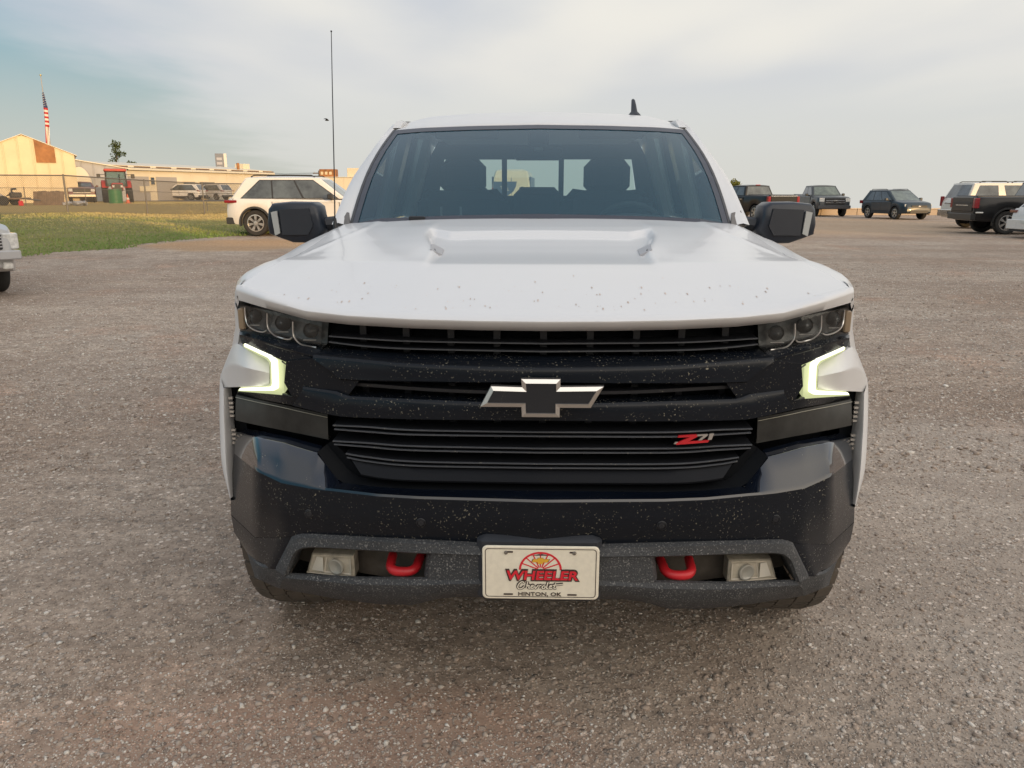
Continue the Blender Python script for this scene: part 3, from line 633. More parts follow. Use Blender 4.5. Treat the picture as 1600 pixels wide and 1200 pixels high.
def hood():
    b = MB(); xs = [i / 84 for i in range(-84, 85)]; xs = [math.copysign(abs(t) ** .92, t) * .875 for t in xs]
    def off2(row, dy, dz): return [Vector((p.x, p.y + dy * (1 - .75 * (abs(p.x) / .875) ** 5), p.z + dz)) for p in row]
    low = [Vector((x, front_y(x), interp(LOWZ, abs(x)))) for x in xs]
    rows = [off(low, 0, .12, .02), off(low, 0, .03, .004), off(low, 0, .004, .001), off(low, 0, .0, .001), off2(low, -.037, .027), off2(low, -.038, .031), off2(low, -.031, .037), off(low, 0, .002, .045)]
    ss = [0, .012, .03, .06, .1, .15, .2] + [.2 + .0175 * k for k in range(1, 72)]
    last = 1.45
    for s in ss[:]:
        rows.append([Vector((x, lerp(front_y(x) + .028, interp(REARX, abs(x)), s / last), hood_z(x, lerp(front_y(x) + .028, interp(REARX, abs(x)), s / last)))) for x in xs])
    rows.append(off(rows[-1], 0, .015, -.012)); rows.append(off(rows[-1], 0, -.05, -.02))
    return b.loft(rows)
HOOD = mat('hood_paint', (.74, .74, .75), .25, coat=.3, dust=((.60, .55, .49), .04))
hd = hood().build('hood', HOOD, T, 50)
# splashed insects on the nose, real specks of dirt on the paint
b = MB(); g_ = np.random.default_rng(11)
for i in range(110):
    x = g_.normal(0.05, .40); y = front_y(x) + .015 + abs(g_.normal(0, .12))
    if abs(x) > .8: continue
    r = .0007 + .0022 * g_.random() ** 2.4; z = hood_z(x, y); zs = (hood_z(x, y + .01) - z) / .01
    b.add([(x + r * math.cos(a) * g_.uniform(.5, 1.1), y + r * 3.2 * math.sin(a), z + zs * r * 3.2 * math.sin(a) + .0008) for a in [k * math.pi / 3 for k in range(6)]], [(0, 1, 2, 3, 4, 5)])
tag(b.build('insect_splatter', mat('insect_splatter', (.55, .44, .37), .8, var=.4, vscale=40), hd, 0), kind='stuff')
def badge():
    b = MB(); cx, cy = .352, .79
    def p(u, v): x = cx + .012 * v - .022 + u; y = cy + v; return Vector((x, y, hood_z(x, y) + .004))
    quad = [p(0, -.055), p(.040, -.045), p(.046, .060), p(.004, .05)]
    b.loft([quad, off(quad, 0, 0, -.008)], closed=True, cap=True)
    return b
bg = sides(badge, 'hood_badge', mat('badge_grey', (.42, .42, .44), .35), hd, 0)
def badge_marks():
    b = MB()
    for i in range(6):
        x = .352 - .010 + .006 * (i % 3); y = .765 + .032 * (i // 3) + .004 * (i % 2)
        q = [Vector((x + dx, y + dy, hood_z(x + dx, y + dy) + .0052)) for dx, dy in ((-.002, -.012), (.002, -.012), (.005, .012), (.001, .012))]
        b.loft([q, off(q, 0, 0, -.002)], closed=True, cap=True)
    return b
sides(badge_marks, 'badge_marking', mat('badge_dark', (.07, .075, .09), .4), hd, 0)

# front fenders ------------------------------------------------------
def fender_sec(y):
    z0 = hood_z(.875, max(y, front_y(.875) + .03)); f = sst(y, .36, .62)
    w = lerp(.03, .115, f)
    k = .020 * sst(y, 1.2, 1.6)
    return [Vector((.875, y, z0 - .001)), Vector((.877 + w * .3, y, z0 - .004 - k * .5)), Vector((.877 + w * .58, y, z0 - .012 - k)), Vector((.877 + w * .78, y, z0 - .030 - k)), Vector((.877 + w * .90, y, z0 - .065 - k)), Vector((.877 + w * .96, y, z0 - .12)), Vector((.877 + w, y, 1.04))]
def fender():
    b = MB(); ys = [.395, .42, .45, .49, .54, .6, .68, .78, .9, 1.05, 1.2, 1.35, 1.5, 1.62, 1.75]
    rows = []
    for y in ys:
        r = fender_sec(y); yk = y
        r[-1].y = max(y, .47); r[-2].y = max(y, .43)
        for z in (.96, .90, .82, .72, .62, .53):
            y = max(yk, .515)
            flare = .028 * bump((math.hypot(y - .95, z - .42) - .52) / .10)
            rr = math.hypot(y - .95, z - .43); 
            if rr < .49:
                zz = .43 + math.sqrt(max(0, .49 ** 2 - (y - .95) ** 2)); r.append(Vector((.992 + .024, y, max(z, zz))))
            else: r.append(Vector((.992 + flare, y, z)))
        r.append(off([r[-1]], -.05, 0, 0)[0])
        rows.append(r)
    return b.loft(rows)
fd = sides(fender, 'fender', WHITE, None, 40)
def lip():
    o_ = resample(K('lip_o')[3:], 14, True); i_ = resample(K('lip_i'), 14)
    b = MB(); rows = [off(i_, 0, .10, 0), i_, off(i_, .004, -.006, 0), [lerp(a, c, .5) + Vector((0, -.012, 0)) for a, c in zip(i_, o_)], off(o_, -.003, -.004, 0), o_, off(o_, .004, .07, 0)]
    b.loft(rows); return b
sides(lip, 'fender_lip', WHITE, None, 50)
def bracket():
    b = MB(); n = 12
    a, c, e = (resample(K(k), n, True) for k in ('wb0', 'wb1', 'wb2'))
    rows = [off(a, 0, .05, .004), off(a, 0, .004, 0), lerp_rows(a, c, .55), lerp_rows(a, c, .92), c, lerp_rows(c, e, .1), lerp_rows(c, e, .9), e, off(e, 0, .012, -.004), off(e, 0, .09, 0)]
    return b.loft(rows)
def lerp_rows(a, c, t): return [p.lerp(q, t) for p, q in zip(a, c)]
sides(bracket, 'corner_bracket', WHITE, None, 40)
def corner_fill():   # strip of wing between the headlamp and the bracket
    b = MB(); o_ = [Vector(p) for p in K('lip_o')[:4]]
    i_ = [Vector((.905, .405, 1.097)), Vector((.91, .395, 1.06)), Vector((.955, .45, 1.0)), Vector((.985, .46, .95))]
    top = [Vector((.93, .47, 1.19))]; o2 = [Vector((.935, .50, 1.218)), Vector((.945, .50, 1.17))] + o_; i2 = [Vector((.868, .355, 1.216)), Vector((.888, .385, 1.185))] + i_
    return b.loft([off(o2, .01, .12, 0), off(o2, .002, .01, 0), lerp_rows(o2, i2, .5), i2, off(i2, -.01, .05, 0)])
sides(corner_fill, 'wing_corner', WHITE, None, 50)
def corner_cap():
    h0, h1, h2 = (hood_z(.875, y) for y in (.366, .398, .452))
    A = [(.874, .338, 1.194), (.876, .328, 1.210), (.876, .336, 1.200 + .4 * (h0 - 1.2)), (.8755, .366, h0 + .001)]; B = [(.896, .382, 1.172), (.904, .388, 1.188), (.900, .392, h1 - .012), (.884, .398, h1)]; C_ = [(.915, .44, 1.15), (.930, .455, 1.18), (.918, .452, h2 - .014), (.890, .452, h2)]
    return MB().loft([[Vector(p) for p in r] for r in (A, B, C_)])
sides(corner_cap, 'wing_cap', WHITE, None, 60)

# grille -------------------------------------------------------------
b = MB(); 
zz = [1.165, 1.08, .98, .88, .80, .70]
b.loft([[Vector((x, interp(FRONT, abs(x)) + .10 + (.02 if i in (0, 5) else 0), z)) for x in [k * .0625 for k in range(-10, 11)]] for i, z in enumerate(zz)])
grille = b.build('grille', DEEP, T)
def louver(a, c, depth=.05, n=24, name='grille_bar', material=BLACK2, parent=None, thick=None):
    ra, rb = fr(a, n), fr(c, n)
    bb = MB(); bb.loft([ra, rb, off(rb, 0, depth, -.002), off(ra, 0, depth, .002)], ring=True)
    return bb.build(name, material, parent or grille, 30)
# twin blades: an upper and a lower lip with a groove between, as on the real bars
def twin(a, c, n=24):
    for r_ in (fr(a, n), fr(c, n, dz=.001)):
        q_ = off(r_, 0, 0, -.0042); MB().loft([r_, off(r_, 0, -.007, -.0016), off(q_, 0, -.007, 0), off(q_, 0, .06, -.001), off(r_, 0, .06, .002)], ring=True).build('grille_bar', BLADE, grille, 30)
        e_ = off(r_, 0, -.0085, -.0012); MB().loft([off(e_, 0, .004, .0012), e_, off(e_, 0, 0, -.0022), off(e_, 0, .003, -.003)]).build('grille_bar_edge', EDGE_M, grille, 0)
    return
    ra, rb = fr(a, n), fr(c, n)
    bb = MB(); m1 = lerp_rows(ra, rb, .38); m2 = lerp_rows(ra, rb, .62)
    bb.loft([ra, off(ra, 0, -.006, -.001), off(m1, 0, -.003, 0), off(m1, 0, .02, 0), off(m2, 0, .02, 0), off(m2, 0, -.006, 0), off(rb, 0, -.010, 0), off(rb, 0, .045, -.004), off(ra, 0, .045, .002)], ring=True)
    return bb.build('grille_bar', BLACK2, grille, 30)
twin('gt', 'gt2'); twin('l1a', 'l1b'); twin('l2a', 'l2b'); twin('l3a', 'l3b'); louver('lv2a', 'lv2b', .03)
for zlo, zhi, xmax in ((1.083, 1.155, .56), (.955, 1.03, .50), (.785, .925, .55)):
    for k in range(-4, 5):
        x = k * .123 + .004
        if abs(x) > xmax: continue
        y = front_y(x); bb = MB().box(x - .009, x + .009, y + .066, y + .10, zlo, zhi); bb.build('grille_upright', BLACK2, grille, 0)
# two wide painted bars that carry the emblem
def bar(rows, name='grille_crossbar', material=BLACK): return MB().loft(rows).build(name, material, grille, 40)
r0, r1, r2 = fr('cb0', 28), fr('cb1', 28), fr('cb2', 28)
bar([off(r0, 0, .06, 0), r0, off(r1, 0, .006, .006), r1, off(r1, 0, -.002, -.005), lerp_rows(r1, r2, .6), r2, off(r2, 0, .006, -.004), off(r2, 0, .06, 0)])
r0, r1 = fr('b2a', 32, False), fr('b2b', 32)
bar([off(r0, 0, .06, .004), off(r0, 0, .003, .003), r0, off(r0, 0, -.004, -.006), lerp_rows(r0, r1, .8), r1, off(r1, 0, .06, .002)])
def side_black():
    b = MB()
    t0, t1 = hr('trim0', 14), hr('trim1', 14); s1 = hr('s1', 14)
    b.loft([off(t0, 0, .05, .003), t0, lerp_rows(t0, t1, .5), off(t1, 0, 0, .003), t1, off(t1, 0, .003, -.004), s1, off(s1, 0, .05, 0)])
    a, c, e = hr('i0', 10), hr('i1', 10), hr('i2', 10)
    b.loft([off(a, 0, .03, .003), a, c, e, off(e, 0, .03, -.002)])
    a, c = hr('b2c', 14), hr('b2d', 14); b.loft([off(a, 0, .05, 0), a, lerp_rows(a, c, .5) , c, off(c, 0, .06, 0)])
    return b
sides(side_black, 'front_surround', BLACK, None, 35)
def backing():
    b = MB(); xs = [.57, .62, .68, .74, .80, .86, .90, .945]
    b.loft([[Vector((x, front_y(min(x, .87)) + .155 + max(0, x - .87) * 1.1, z)) for x in xs] for z in (1.17, 1.05, .93, .82, .72)])
    return b
sides(backing, 'lamp_backing', DEEP, None, 0)

# headlamps ----------------------------------------------------------
def lens_rows(t, c, n=14): return hr(t, n, True), hr(c, n, True)
def hl_bowl():
    t, c = lens_rows('hl_top', 'hl_bot'); b = MB()
    b.loft([off(t, 0, -.004, .004), off(t, -.004, .05, -.004), off(lerp_rows(t, c, .5), 0, .065, 0), off(c, -.004, .05, .004), off(c, 0, -.002, -.004)]); return b
hls = sides(hl_bowl, 'headlight', LAMP, None, 40)
for sgn, h_ in zip((-1, 1), hls):
    t, c = lens_rows('hl_top', 'hl_bot'); b = MB().loft([off(t, 0, -.004, 0), off(lerp_rows(t, c, .5), 0, -.010, 0), off(c, 0, -.004, 0)])
    (b if sgn > 0 else b.flipx()).build('lens', CLEAR, h_, 60)
    for k in ('pod1', 'pod2', 'pod3'):
        p = resample(K(k), 16, True); b = MB().tube(off(p, 0, -.004, 0), .0024, 6); (b if sgn > 0 else b.flipx()).build('chrome_trim', CHROME, h_, 60)
    for (x, y, z, r) in ((.835, .345, 1.150, .020), (.735, .292, 1.140, .022), (.645, .250, 1.125, .020)):
        b = MB(); M_ = Matrix.Translation((x, y, z)); b.lathe([(r, -.004), (r * 1.1, .004), (r * .85, .0), (r * .5, -.012), (.001, -.016)], 16, M_)
        (b if sgn > 0 else b.flipx()).build('projector', mat('projector_glass', (.085, .09, .092), .12, coat=.5), h_, 60)
        b = MB()
        b.box(x - .018, x + .018, y - .016, y - .012, z - .024, z - .0225)
        (b if sgn > 0 else b.flipx()).build('reflector', CHROME, h_, 0)
    b = MB().bbox(.868, .888, .352, .372, 1.108, 1.172, .004); (b if sgn > 0 else b.flipx()).build('side_marker', AMBER, h_, 0)
def drl():
    b = MB(); o_, i_ = resample(K('drl_o'), 40), resample(K('drl_i'), 40)
    b.loft([off(o_, 0, .03, 0), o_, off(lerp_rows(o_, i_, .5), 0, -.004, 0), i_, off(i_, 0, .03, 0)]); return b
dl = sides(drl, 'running_light', DRLH, None, 40)
for sgn, h_ in zip((-1, 1), dl):
    o_, i_ = resample(K('core_o'), 40), resample(K('core_i'), 40); b = MB().loft([off(o_, 0, .012, 0), o_, i_, off(i_, 0, .012, 0)])
    (b if sgn > 0 else b.flipx()).build('light_tube', DRLC, h_, 40)
    for a, c, r in (((.722, .222, 1.043), (.697, .207, 1.030), .0025), ((.728, .226, .948), (.695, .205, .946), .003)):
        b = MB().tube([a, c], [r, .0008], 6); (b if sgn > 0 else b.flipx()).build('lens_tip', SMOKE, h_, 40)
def low_lamp():
    t, c = hr('lamp_top', 14), hr('lamp_bot', 14); b = MB()
    b.loft([off(t, 0, .03, .002), t, off(lerp_rows(t, c, .35), 0, -.004, 0), off(lerp_rows(t, c, .5), 0, -.0045, 0), off(lerp_rows(t, c, .7), 0, -.006, 0), off(c, 0, -.005, 0), off(c, 0, .03, -.002)]); return b
lls = sides(low_lamp, 'turn_signal', SMOKE, None, 30)
for sgn, h_ in zip((-1, 1), lls):
    t = off(hr('lamp_top', 14), 0, -.006, -.006); b = MB().tube(t, .0012, 5); (b if sgn > 0 else b.flipx()).build('chrome_trim', mat('dull_trim', (.34, .33, .27), .35), h_, 60)

# bumper -------------------------------------------------------------
n = 40
c0, c1 = fr('chin0', 24), fr('chin1', 24)
MB().loft([off(c0, 0, .05, 0), c0, lerp_rows(c0, c1, .5), c1, off(c1, 0, .004, -.006), off(c1, 0, .06, -.008)]).build('lower_grille_lip', BLADE, grille, 40)
g0, g1 = fr('gr0', 30, False), fr('gr1', 30, False)
p0, p1, f1, f2 = (segs(k) for k in ('pl0', 'pl1', 'f1', 'f2'))
MB().loft([off(g0, 0, .05, .004), g0, off(lerp_rows(g0, g1, .5), 0, .022, 0), g1, off(g1, 0, .02, -.004)]).build('bumper_groove', DEEP, T, 40)
b = MB()
MB().loft([off(p0, 0, .05, .002), off(p0, 0, .006, 0), lerp_rows(p0, p1, .05), lerp_rows(p0, p1, .5), lerp_rows(p0, p1, .94), p1, off(p1, 0, -.003, -.006)]).build('bumper_top', BLACKG, T, 32)
b.loft([off(p1, 0, -.0025, -.0055), off(p1, 0, -.003, -.007), lerp_rows(p1, f1, .3), lerp_rows(p1, f1, .7), f1, lerp_rows(f1, f2, .5), f2, off(f2, 0, .04, 0)])
for s in (-1, 1):
    a, c, e = (hsegs(k, s) for k in ('g0', 'g1', 'g2')); b.loft([off(a, 0, -.001, .001), a, c, e, off(e, 0, .03, -.004)])
    # returns at the outer ends, wrapping round to the wheel opening
    q = [p0[0 if s < 0 else -1], p1[0 if s < 0 else -1], f1[0 if s < 0 else -1], f2[0 if s < 0 else -1], c[-1], e[-1]]
    b.loft([q, off(q, -.01 * s, .04, 0), off(q, -.03 * s, .10, 0)])
bumper = b.build('bumper', BLACK, T, 32)
for (x, y, z) in ((.632, .088, .648), (.312, .0, .6655)):
    for s in (-1, 1):
        M_ = Matrix.Translation((x * s, y - .004, z)); bb = MB().lathe([(.0125, .004), (.0125, -.002), (.0105, -.003), (.0100, .0005), (.0088, .0005), (.0082, -.003), (.001, -.0035)], 20, M_)
        bb.build('parking_sensor', BLACK2, bumper, 40)
# textured lower fascia with the two lamp pockets
def lower():
    t, i_ = hr('fr_top', 40), hr('fr_in', 40); b = MB()
    b.loft([off(t, 0, .04, .004), off(t, 0, .004, .001), t, off(lerp_rows(t, i_, .15), 0, -.012, 0), off(lerp_rows(t, i_, .8), 0, -.012, 0), i_, off(i_, 0, .012, -.003), off(i_, 0, .10, -.004)])
    c0_, c1_ = hr('cp0', 12), hr('cp1', 12); b.loft([off(c0_, 0, 0, .004), c0_, c1_, off(c1_, 0, 0, -.004)])
    q = [c0_[-1], c1_[-1]]; b.loft([q, off(q, .012, .02, 0), off(q, .02, .10, 0)])
    l0, l1, l2 = hr('lb0', 30), hr('lb1', 30), hr('lb2', 30)
    b.loft([off(l0, 0, .10, -.06), off(l0, 0, .010, .001), l0, off(lerp_rows(l0, l1, .3), 0, -.008, 0), l1, lerp_rows(l1, l2, .55), l2, off(l2, 0, .03, -.012), off(l2, 0, .25, .0)])
    a, c, e = hr('oc0', 10, True), hr('oc1', 10, True), hr('oc2', 10, True)
    b.loft([off(a, 0, .01, .004), a, c, e, off(e, 0, .08, -.01)])
    return b
lo = lower(); lo.mirror(); fascia = lo.build('lower_fascia', TEX, T, 38)
b = MB(); b.loft([[Vector((x, front_y(x) + (.045 if z > .5 else .03), z)) for x in [.27 + .05 * k for k in range(11)]] for z in (.60, .42)]); pk = b
sides(lambda: pk, 'pocket_backing', mat('pocket_brown', (.115, .098, .080), .85, var=.4, vscale=12), fascia, 0)
def fog():
    q = [Vector(p) for p in K('fog')]; q = [q[0], q[1], q[2], q[3]]
    b = MB(); ins = [lerp(q[i], sum(q, Vector()) / 4, .08) for i in range(4)]
    b.loft([off(q, 0, .05, 0), off(q, 0, .002, 0), off(ins, 0, -.004, 0)], closed=True); b.add(off(ins, 0, -.004, 0), [(0, 1, 2, 3)])
    return b
FOGM = mat('fog_reflector_bowl', (.50, .45, .36), .25, coat=.4, var=.25, vscale=30)
fg = sides(fog, 'fog_light', FOGM, fascia, 0)
FQ = [Vector(p) for p in K('fog')]; FC = sum(FQ, Vector()) / 4
FX = (FQ[1] - FQ[3]).normalized(); FA = math.atan2(FX.y, FX.x) + R(180)
def fogpt(a, c, d): return ((FQ[0].lerp(FQ[1], a)).lerp(FQ[3].lerp(FQ[2], a), c)) + Vector((0, d, 0))
for sgn, h_ in zip((-1, 1), fg):
    def put(b, nm, m_): (b if sgn > 0 else b.flipx()).build(nm, m_, h_, 30)
    c_ = fogpt(.62, .52, -.010); M_ = Matrix.Translation(c_) @ Matrix.Rotation(R(20), 4, 'Z')
    put(MB().lathe([(.024, .006), (.024, -.003), (.020, -.004), (.015, -.001), (.001, .001)], 20, M_), 'projector', mat('fog_projector', (.40, .38, .33), .15, coat=.5))
    q = [fogpt(.36, .10, -.008), fogpt(.94, .10, -.008), fogpt(.94, .86, -.008), fogpt(.36, .86, -.008)]; q2 = [lerp(p, sum(q, Vector()) / 4, .12) + Vector((0, .003, 0)) for p in q]
    put(MB().loft([q, q2], closed=True), 'inner_frame', mat('fog_frame', (.66, .60, .50), .25))
    q = [fogpt(.14, .12, -.006), fogpt(.30, .12, -.012), fogpt(.36, .80, -.012), fogpt(.10, .80, -.006)]; put(MB().loft([off(q, 0, .006, 0), q], closed=True, cap=True), 'reflector', mat('fog_mirror', (.78, .73, .63), .18))
    put(MB().tube([fogpt(.02, .93, -.008), fogpt(.98, .93, -.008)], .0028, 6), 'lens_rib', mat('fog_rib', (.6, .53, .42), .25))
def hook():
    pts = [Vector((.373 - .040, .115, .512))]
    for k in range(13):
        a = math.pi * (1 - k / 12); pts.append(Vector((.373 + .0375 * math.copysign(abs(math.cos(a)) ** .75, math.cos(a)), .072 - .036 * math.sin(a) ** .8, .511 - .008 * math.sin(a))))
    pts.append(Vector((.373 + .040, .115, .512)))
    rows = []
    b = MB().tube([p + Vector((0, 0, 0)) for p in pts], .0132, 10); return b
sides(hook, 'tow_hook', RED, fascia, 60)
def slot():   # dark duct beside the bumper with pale pieces painted as daylight through gaps
    b = MB().loft([[Vector((.935, .47, z)), Vector((.99, .50, z))] for z in (.92, .75, .53)]); return b
sl = sides(slot, 'air_duct', DEEP, None, 0)
DUCT_LIGHT = mat('duct_daylight', (.52, .48, .43), .7)  # pale colour stands in for daylight seen through the duct
for sgn, h_ in zip((-1, 1), sl):
    for z in [.873, .857, .843, .829, .815, .768, .754, .740, .726, .664, .651, .640]:
        bb = MB().box(.966 * sgn, .979 * sgn, .452, .460, z - .0032, z + .0032); bb.build('duct_daylight', DUCT_LIGHT, h_, 0)
    bb = MB().tube([(.972 * sgn, .44, .645), (.975 * sgn, .43, .56), (.982 * sgn, .44, .515), (.995 * sgn, .455, .50), (1.0 * sgn, .46, .535)], .006, 6); bb.build('duct_trim', PLAST, h_, 60)

# emblem, badge, number plate ---------------------------------------
OUT = [(-.128, .032), (-.051, .030), (-.053, .051), (.046, .051), (.046, .031), (.154, .033), (.122, -.0235), (.045, -.0235), (.045, -.0485), (-.051, -.0485), (-.052, -.0225), (-.156, -.0225)]
def inset(poly, d):
    n = len(poly); out = []
    for i in range(n):
        p0, p1, p2 = (Vector((*poly[(i + k) % n], 0)) for k in (-1, 0, 1)); a = (p1 - p0).normalized(); c = (p2 - p1).normalized()
        n1 = Vector((a.y, -a.x, 0)); n2 = Vector((c.y, -c.x, 0)); m = (n1 + n2); m = m / max(.3, m.dot(n1)); q = p1 + m * d; out.append((q.x, q.y))
    return out
IN = inset(OUT, .0125); IN2 = inset(OUT, .0110)
def em(poly, y): return [Vector((x, y, z + 1.0)) for x, z in poly]
b = MB(); b.loft([em(OUT, .030), em(OUT, .0165), em(inset(OUT, .0008), .0145), em(IN2, .0105), em(IN, .0145)], closed=True)
emblem = b.build('emblem', CHROME, T, 20); emblem.location = (0, -.012, .0)
b = MB(); b.add(em(IN2, .0130), [tuple(range(12))]); b.build('emblem_insert', BLACK2, emblem, 0)
bd = empty('trim_badge', (.405, front_y(.405) - .024, .868), R(10), T)
ZR = [(-.052, -.013), (.036, -.0105), (.040, -.0045), (-.018, -.0055), (.006, .007), (.006, .013), (-.045, .012), (-.048, .007), (-.014, .0065), (-.050, -.008)]
S7 = [(.004, .013), (.034, .0135), (.034, .0085), (.018, -.0035), (.008, -.0035), (.022, .0085), (.004, .0085)]
S1 = [(.040, .0138), (.052, .0138), (.046, -.0035), (.035, -.0035), (.039, .009), (.037, .010)]
for poly, m_, nm in ((ZR, RED, 'badge_letter'), (S7, CHROME, 'badge_letter'), (S1, CHROME, 'badge_letter')):
    MB().prism([(x, 0, z) for x, z in poly], (0, -.005, 0)).build(nm, m_, bd, 0)
    o2 = [(x * 1.05, z * 1.12) for x, z in poly]
for dx in (-.055, -.051): pass
MB().prism([(-.058, 0, -.011), (-.050, 0, -.011), (-.046, 0, -.005), (-.054, 0, -.005)], (0, -.004, 0)).build('badge_letter', CHROME, bd, 0)

holder = MB().bbox(-.166, .158, -.030, .06, .452, .640, .014).build('plate_holder', PLAST, T, 40)
plate = empty('number_plate', (.0, -.036, .5435), 0, T)
PLW, PLH = .302, .150
def rrect(w, h, r, n=5):
    out = []
    for cx, cz, a0 in ((w / 2 - r, h / 2 - r, 0), (-w / 2 + r, h / 2 - r, 90), (-w / 2 + r, -h / 2 + r, 180), (w / 2 - r, -h / 2 + r, 270)):
        for k in range(n + 1): a = R(a0 + 90 * k / n); out.append((cx + r * math.cos(a), cz + r * math.sin(a)))
    return out
PLM = mat('plate_paint', (.86, .80, .66), .4, var=.06, vscale=60, dust=((.62, .53, .40), .20))
DK = mat('plate_ink', (.055, .035, .028), .5); RD = mat('plate_red', (.72, .022, .040), .45); GD = mat('plate_gold', (.78, .42, .04), .45)
a_, c_, d_ = rrect(PLW, PLH, .013), rrect(PLW - .004, PLH - .004, .012), rrect(PLW - .015, PLH - .013, .009)
V3 = lambda poly, y: [Vector((x, y, z)) for x, z in poly]
b = MB(); b.loft([V3(a_, .002), V3(a_, -.001), V3(c_, -.003), V3(d_, -.003)], closed=True); b.add(V3(d_, -.0025), [tuple(range(len(d_)))]); b.build('plate_sheet', PLM, plate, 0)
d2, d3 = rrect(PLW - .0145, PLH - .0125, .009), rrect(PLW - .0185, PLH - .0165, .0075)
MB().loft([V3(d2, -.0034), V3(d3, -.0034)], closed=True).build('border_line', DK, plate, 0)
u = .0002745; w_ = .000329
def PX(x, y): return ((x - 770) * u, (460 - y) * w_)
# wagon wheel
b = MB(); cx, cz = PX(768, 432); ro, ri = .0555, .0500
arc = [R(180 * k / 28) for k in range(29)]
b.loft([[Vector((cx + ro * math.cos(t), -.0034, cz + ro * .92 * math.sin(t))) for t in arc], [Vector((cx + ri * math.cos(t), -.0034, cz + ri * .92 * math.sin(t))) for t in arc]])
for k in range(1, 8):
    t = R(180 * k / 8); dx, dz = math.cos(t), math.sin(t) * .92; px_, pz_ = -dz * .0016, dx * .0016
    b.add([Vector((cx + .008 * dx + px_, -.0034, cz + .008 * dz + pz_)), Vector((cx + .008 * dx - px_, -.0034, cz + .008 * dz - pz_)), Vector((cx + .051 * dx - px_, -.0034, cz + .051 * dz - pz_)), Vector((cx + .051 * dx + px_, -.0034, cz + .051 * dz + pz_))], [(0, 1, 2, 3)])
b.build('wheel_emblem', RD, plate, 0)
for m_, sc, y in ((DK, .158, -.0036), (GD, .146, -.0040)):
    ex_, ez_ = PX(770, 354); MB().add([Vector((ex_ + x * sc * (1 if m_ is GD else 1.0), y, ez_ + z * sc * (1.15 if m_ is GD else 1.12))) for x, z in OUT], [tuple(range(12))]).build('bowtie_emblem', m_, plate, 0)
wx, wz = PX(788, 476)
put_mesh('lettering', text_mesh('WHEELER', .1935, .0345, .12, .07), DK, plate, (wx, -.0036, wz)); put_mesh('lettering', text_mesh('WHEELER', .185, .0255, .12, .028), RD, plate, (wx, -.0050, wz))
hx, hz = PX(765, 643); put_mesh('lettering', text_mesh('HINTON, OK', .1125, .0125, 0, .012), DK, plate, (hx, -.0034, hz))
for x, y in ((465, 645), (1070, 645)):
    q = PX(x, y); MB().box(q[0] - .012, q[0] + .012, -.0036, -.003, q[1] - .0022, q[1] + .0022).build('plate_slot', DK, plate, 0)
for x, y in ((480, 280), (1070, 280)):
    q = PX(x, y); MB().box(q[0] - .008, q[0] + .008, -.0036, -.003, q[1] - .0022, q[1] + .0022).build('plate_slot', DK, plate, 0)
    MB().lathe([(.0001, -.007), (.004, -.0065), (.0055, -.003)], 10, Matrix.Translation((q[0] + (-.010 if x < 700 else .004), 0, q[1] - .002))).build('screw', mat('screw_steel', (.35, .33, .30), .4, metal=1.0), plate, 40)
# brush script
_e = [(678, 578), (700, 570), (702, 562), (690, 562), (680, 576), (684, 588), (698, 588), (710, 580)]
SCR = [[(618, 546), (606, 533), (584, 536), (562, 558), (556, 580), (570, 594), (594, 590), (618, 572)], [(650, 531), (634, 590)], [(638, 578), (652, 563), (664, 563), (660, 580), (662, 589), (674, 584)], _e, [(716, 564), (720, 586), (726, 588), (744, 566), (752, 563)], [(760, 563), (752, 589)], [(755, 575), (768, 563), (780, 564)], [(806, 563), (792, 568), (786, 582), (796, 590), (810, 584), (816, 570), (806, 563)], [(842, 531), (828, 580), (832, 589), (844, 584)], [(x + 174, y) for x, y in _e], [(914, 540), (898, 580), (904, 589), (918, 584)], [(886, 560), (984, 549)]]
for r_, m_, y in ((.0052, DK, -.0040), (.0019, PLM, -.0056)):
    b = MB()
    for st in SCR:
        p = resample([Vector((PX(x, yy)[0], 0, PX(x, yy)[1])) for x, yy in st], len(st) * 4, True); L_, R_ = [], []
        for i, q in enumerate(p):
            t = (p[min(i + 1, len(p) - 1)] - p[max(0, i - 1)]).normalized(); nrm = Vector((-t.z, 0, t.x))
            L_.append(q + nrm * r_ * .75 + Vector((0, y, 0))); R_.append(q - nrm * r_ * .75 + Vector((0, y, 0)))
        b.loft([L_, R_])
    b.build('script_lettering', m_, plate, 0)

# cab ----------------------------------------------------------------
wb, wt = K('ws_bot'), K('ws_top')
def row_y(tab, x, k): return interp([(p[0], p[k]) for p in tab], abs(x))
WN = [i / 14 for i in range(-14, 15)]
def wsrow(t, inset_=0.0):
    out = []
    for s in WN:
        xb, xt = s * (.8385 - inset_), s * (.7625 - inset_)
        pb = Vector((xb, row_y(wb, xb, 1), row_y(wb, xb, 2))); pt = Vector((xt, row_y(wt, xt, 1), row_y(wt, xt, 2)))
        p = pb.lerp(pt, t); p.y -= .05 * math.sin(math.pi * t) * .5; p.z += .05 * math.sin(math.pi * t) * .5
        mx = lerp(.8385, .7625, t) + .016 * math.sin(math.pi * t) - inset_
        p.x = s * mx; out.append(p)
    return out
ws = MB().loft([wsrow(t) for t in (-.02, .1, .25, .4, .55, .7, .85, 1.0)]).build('windshield', SCREEN, T, 60)
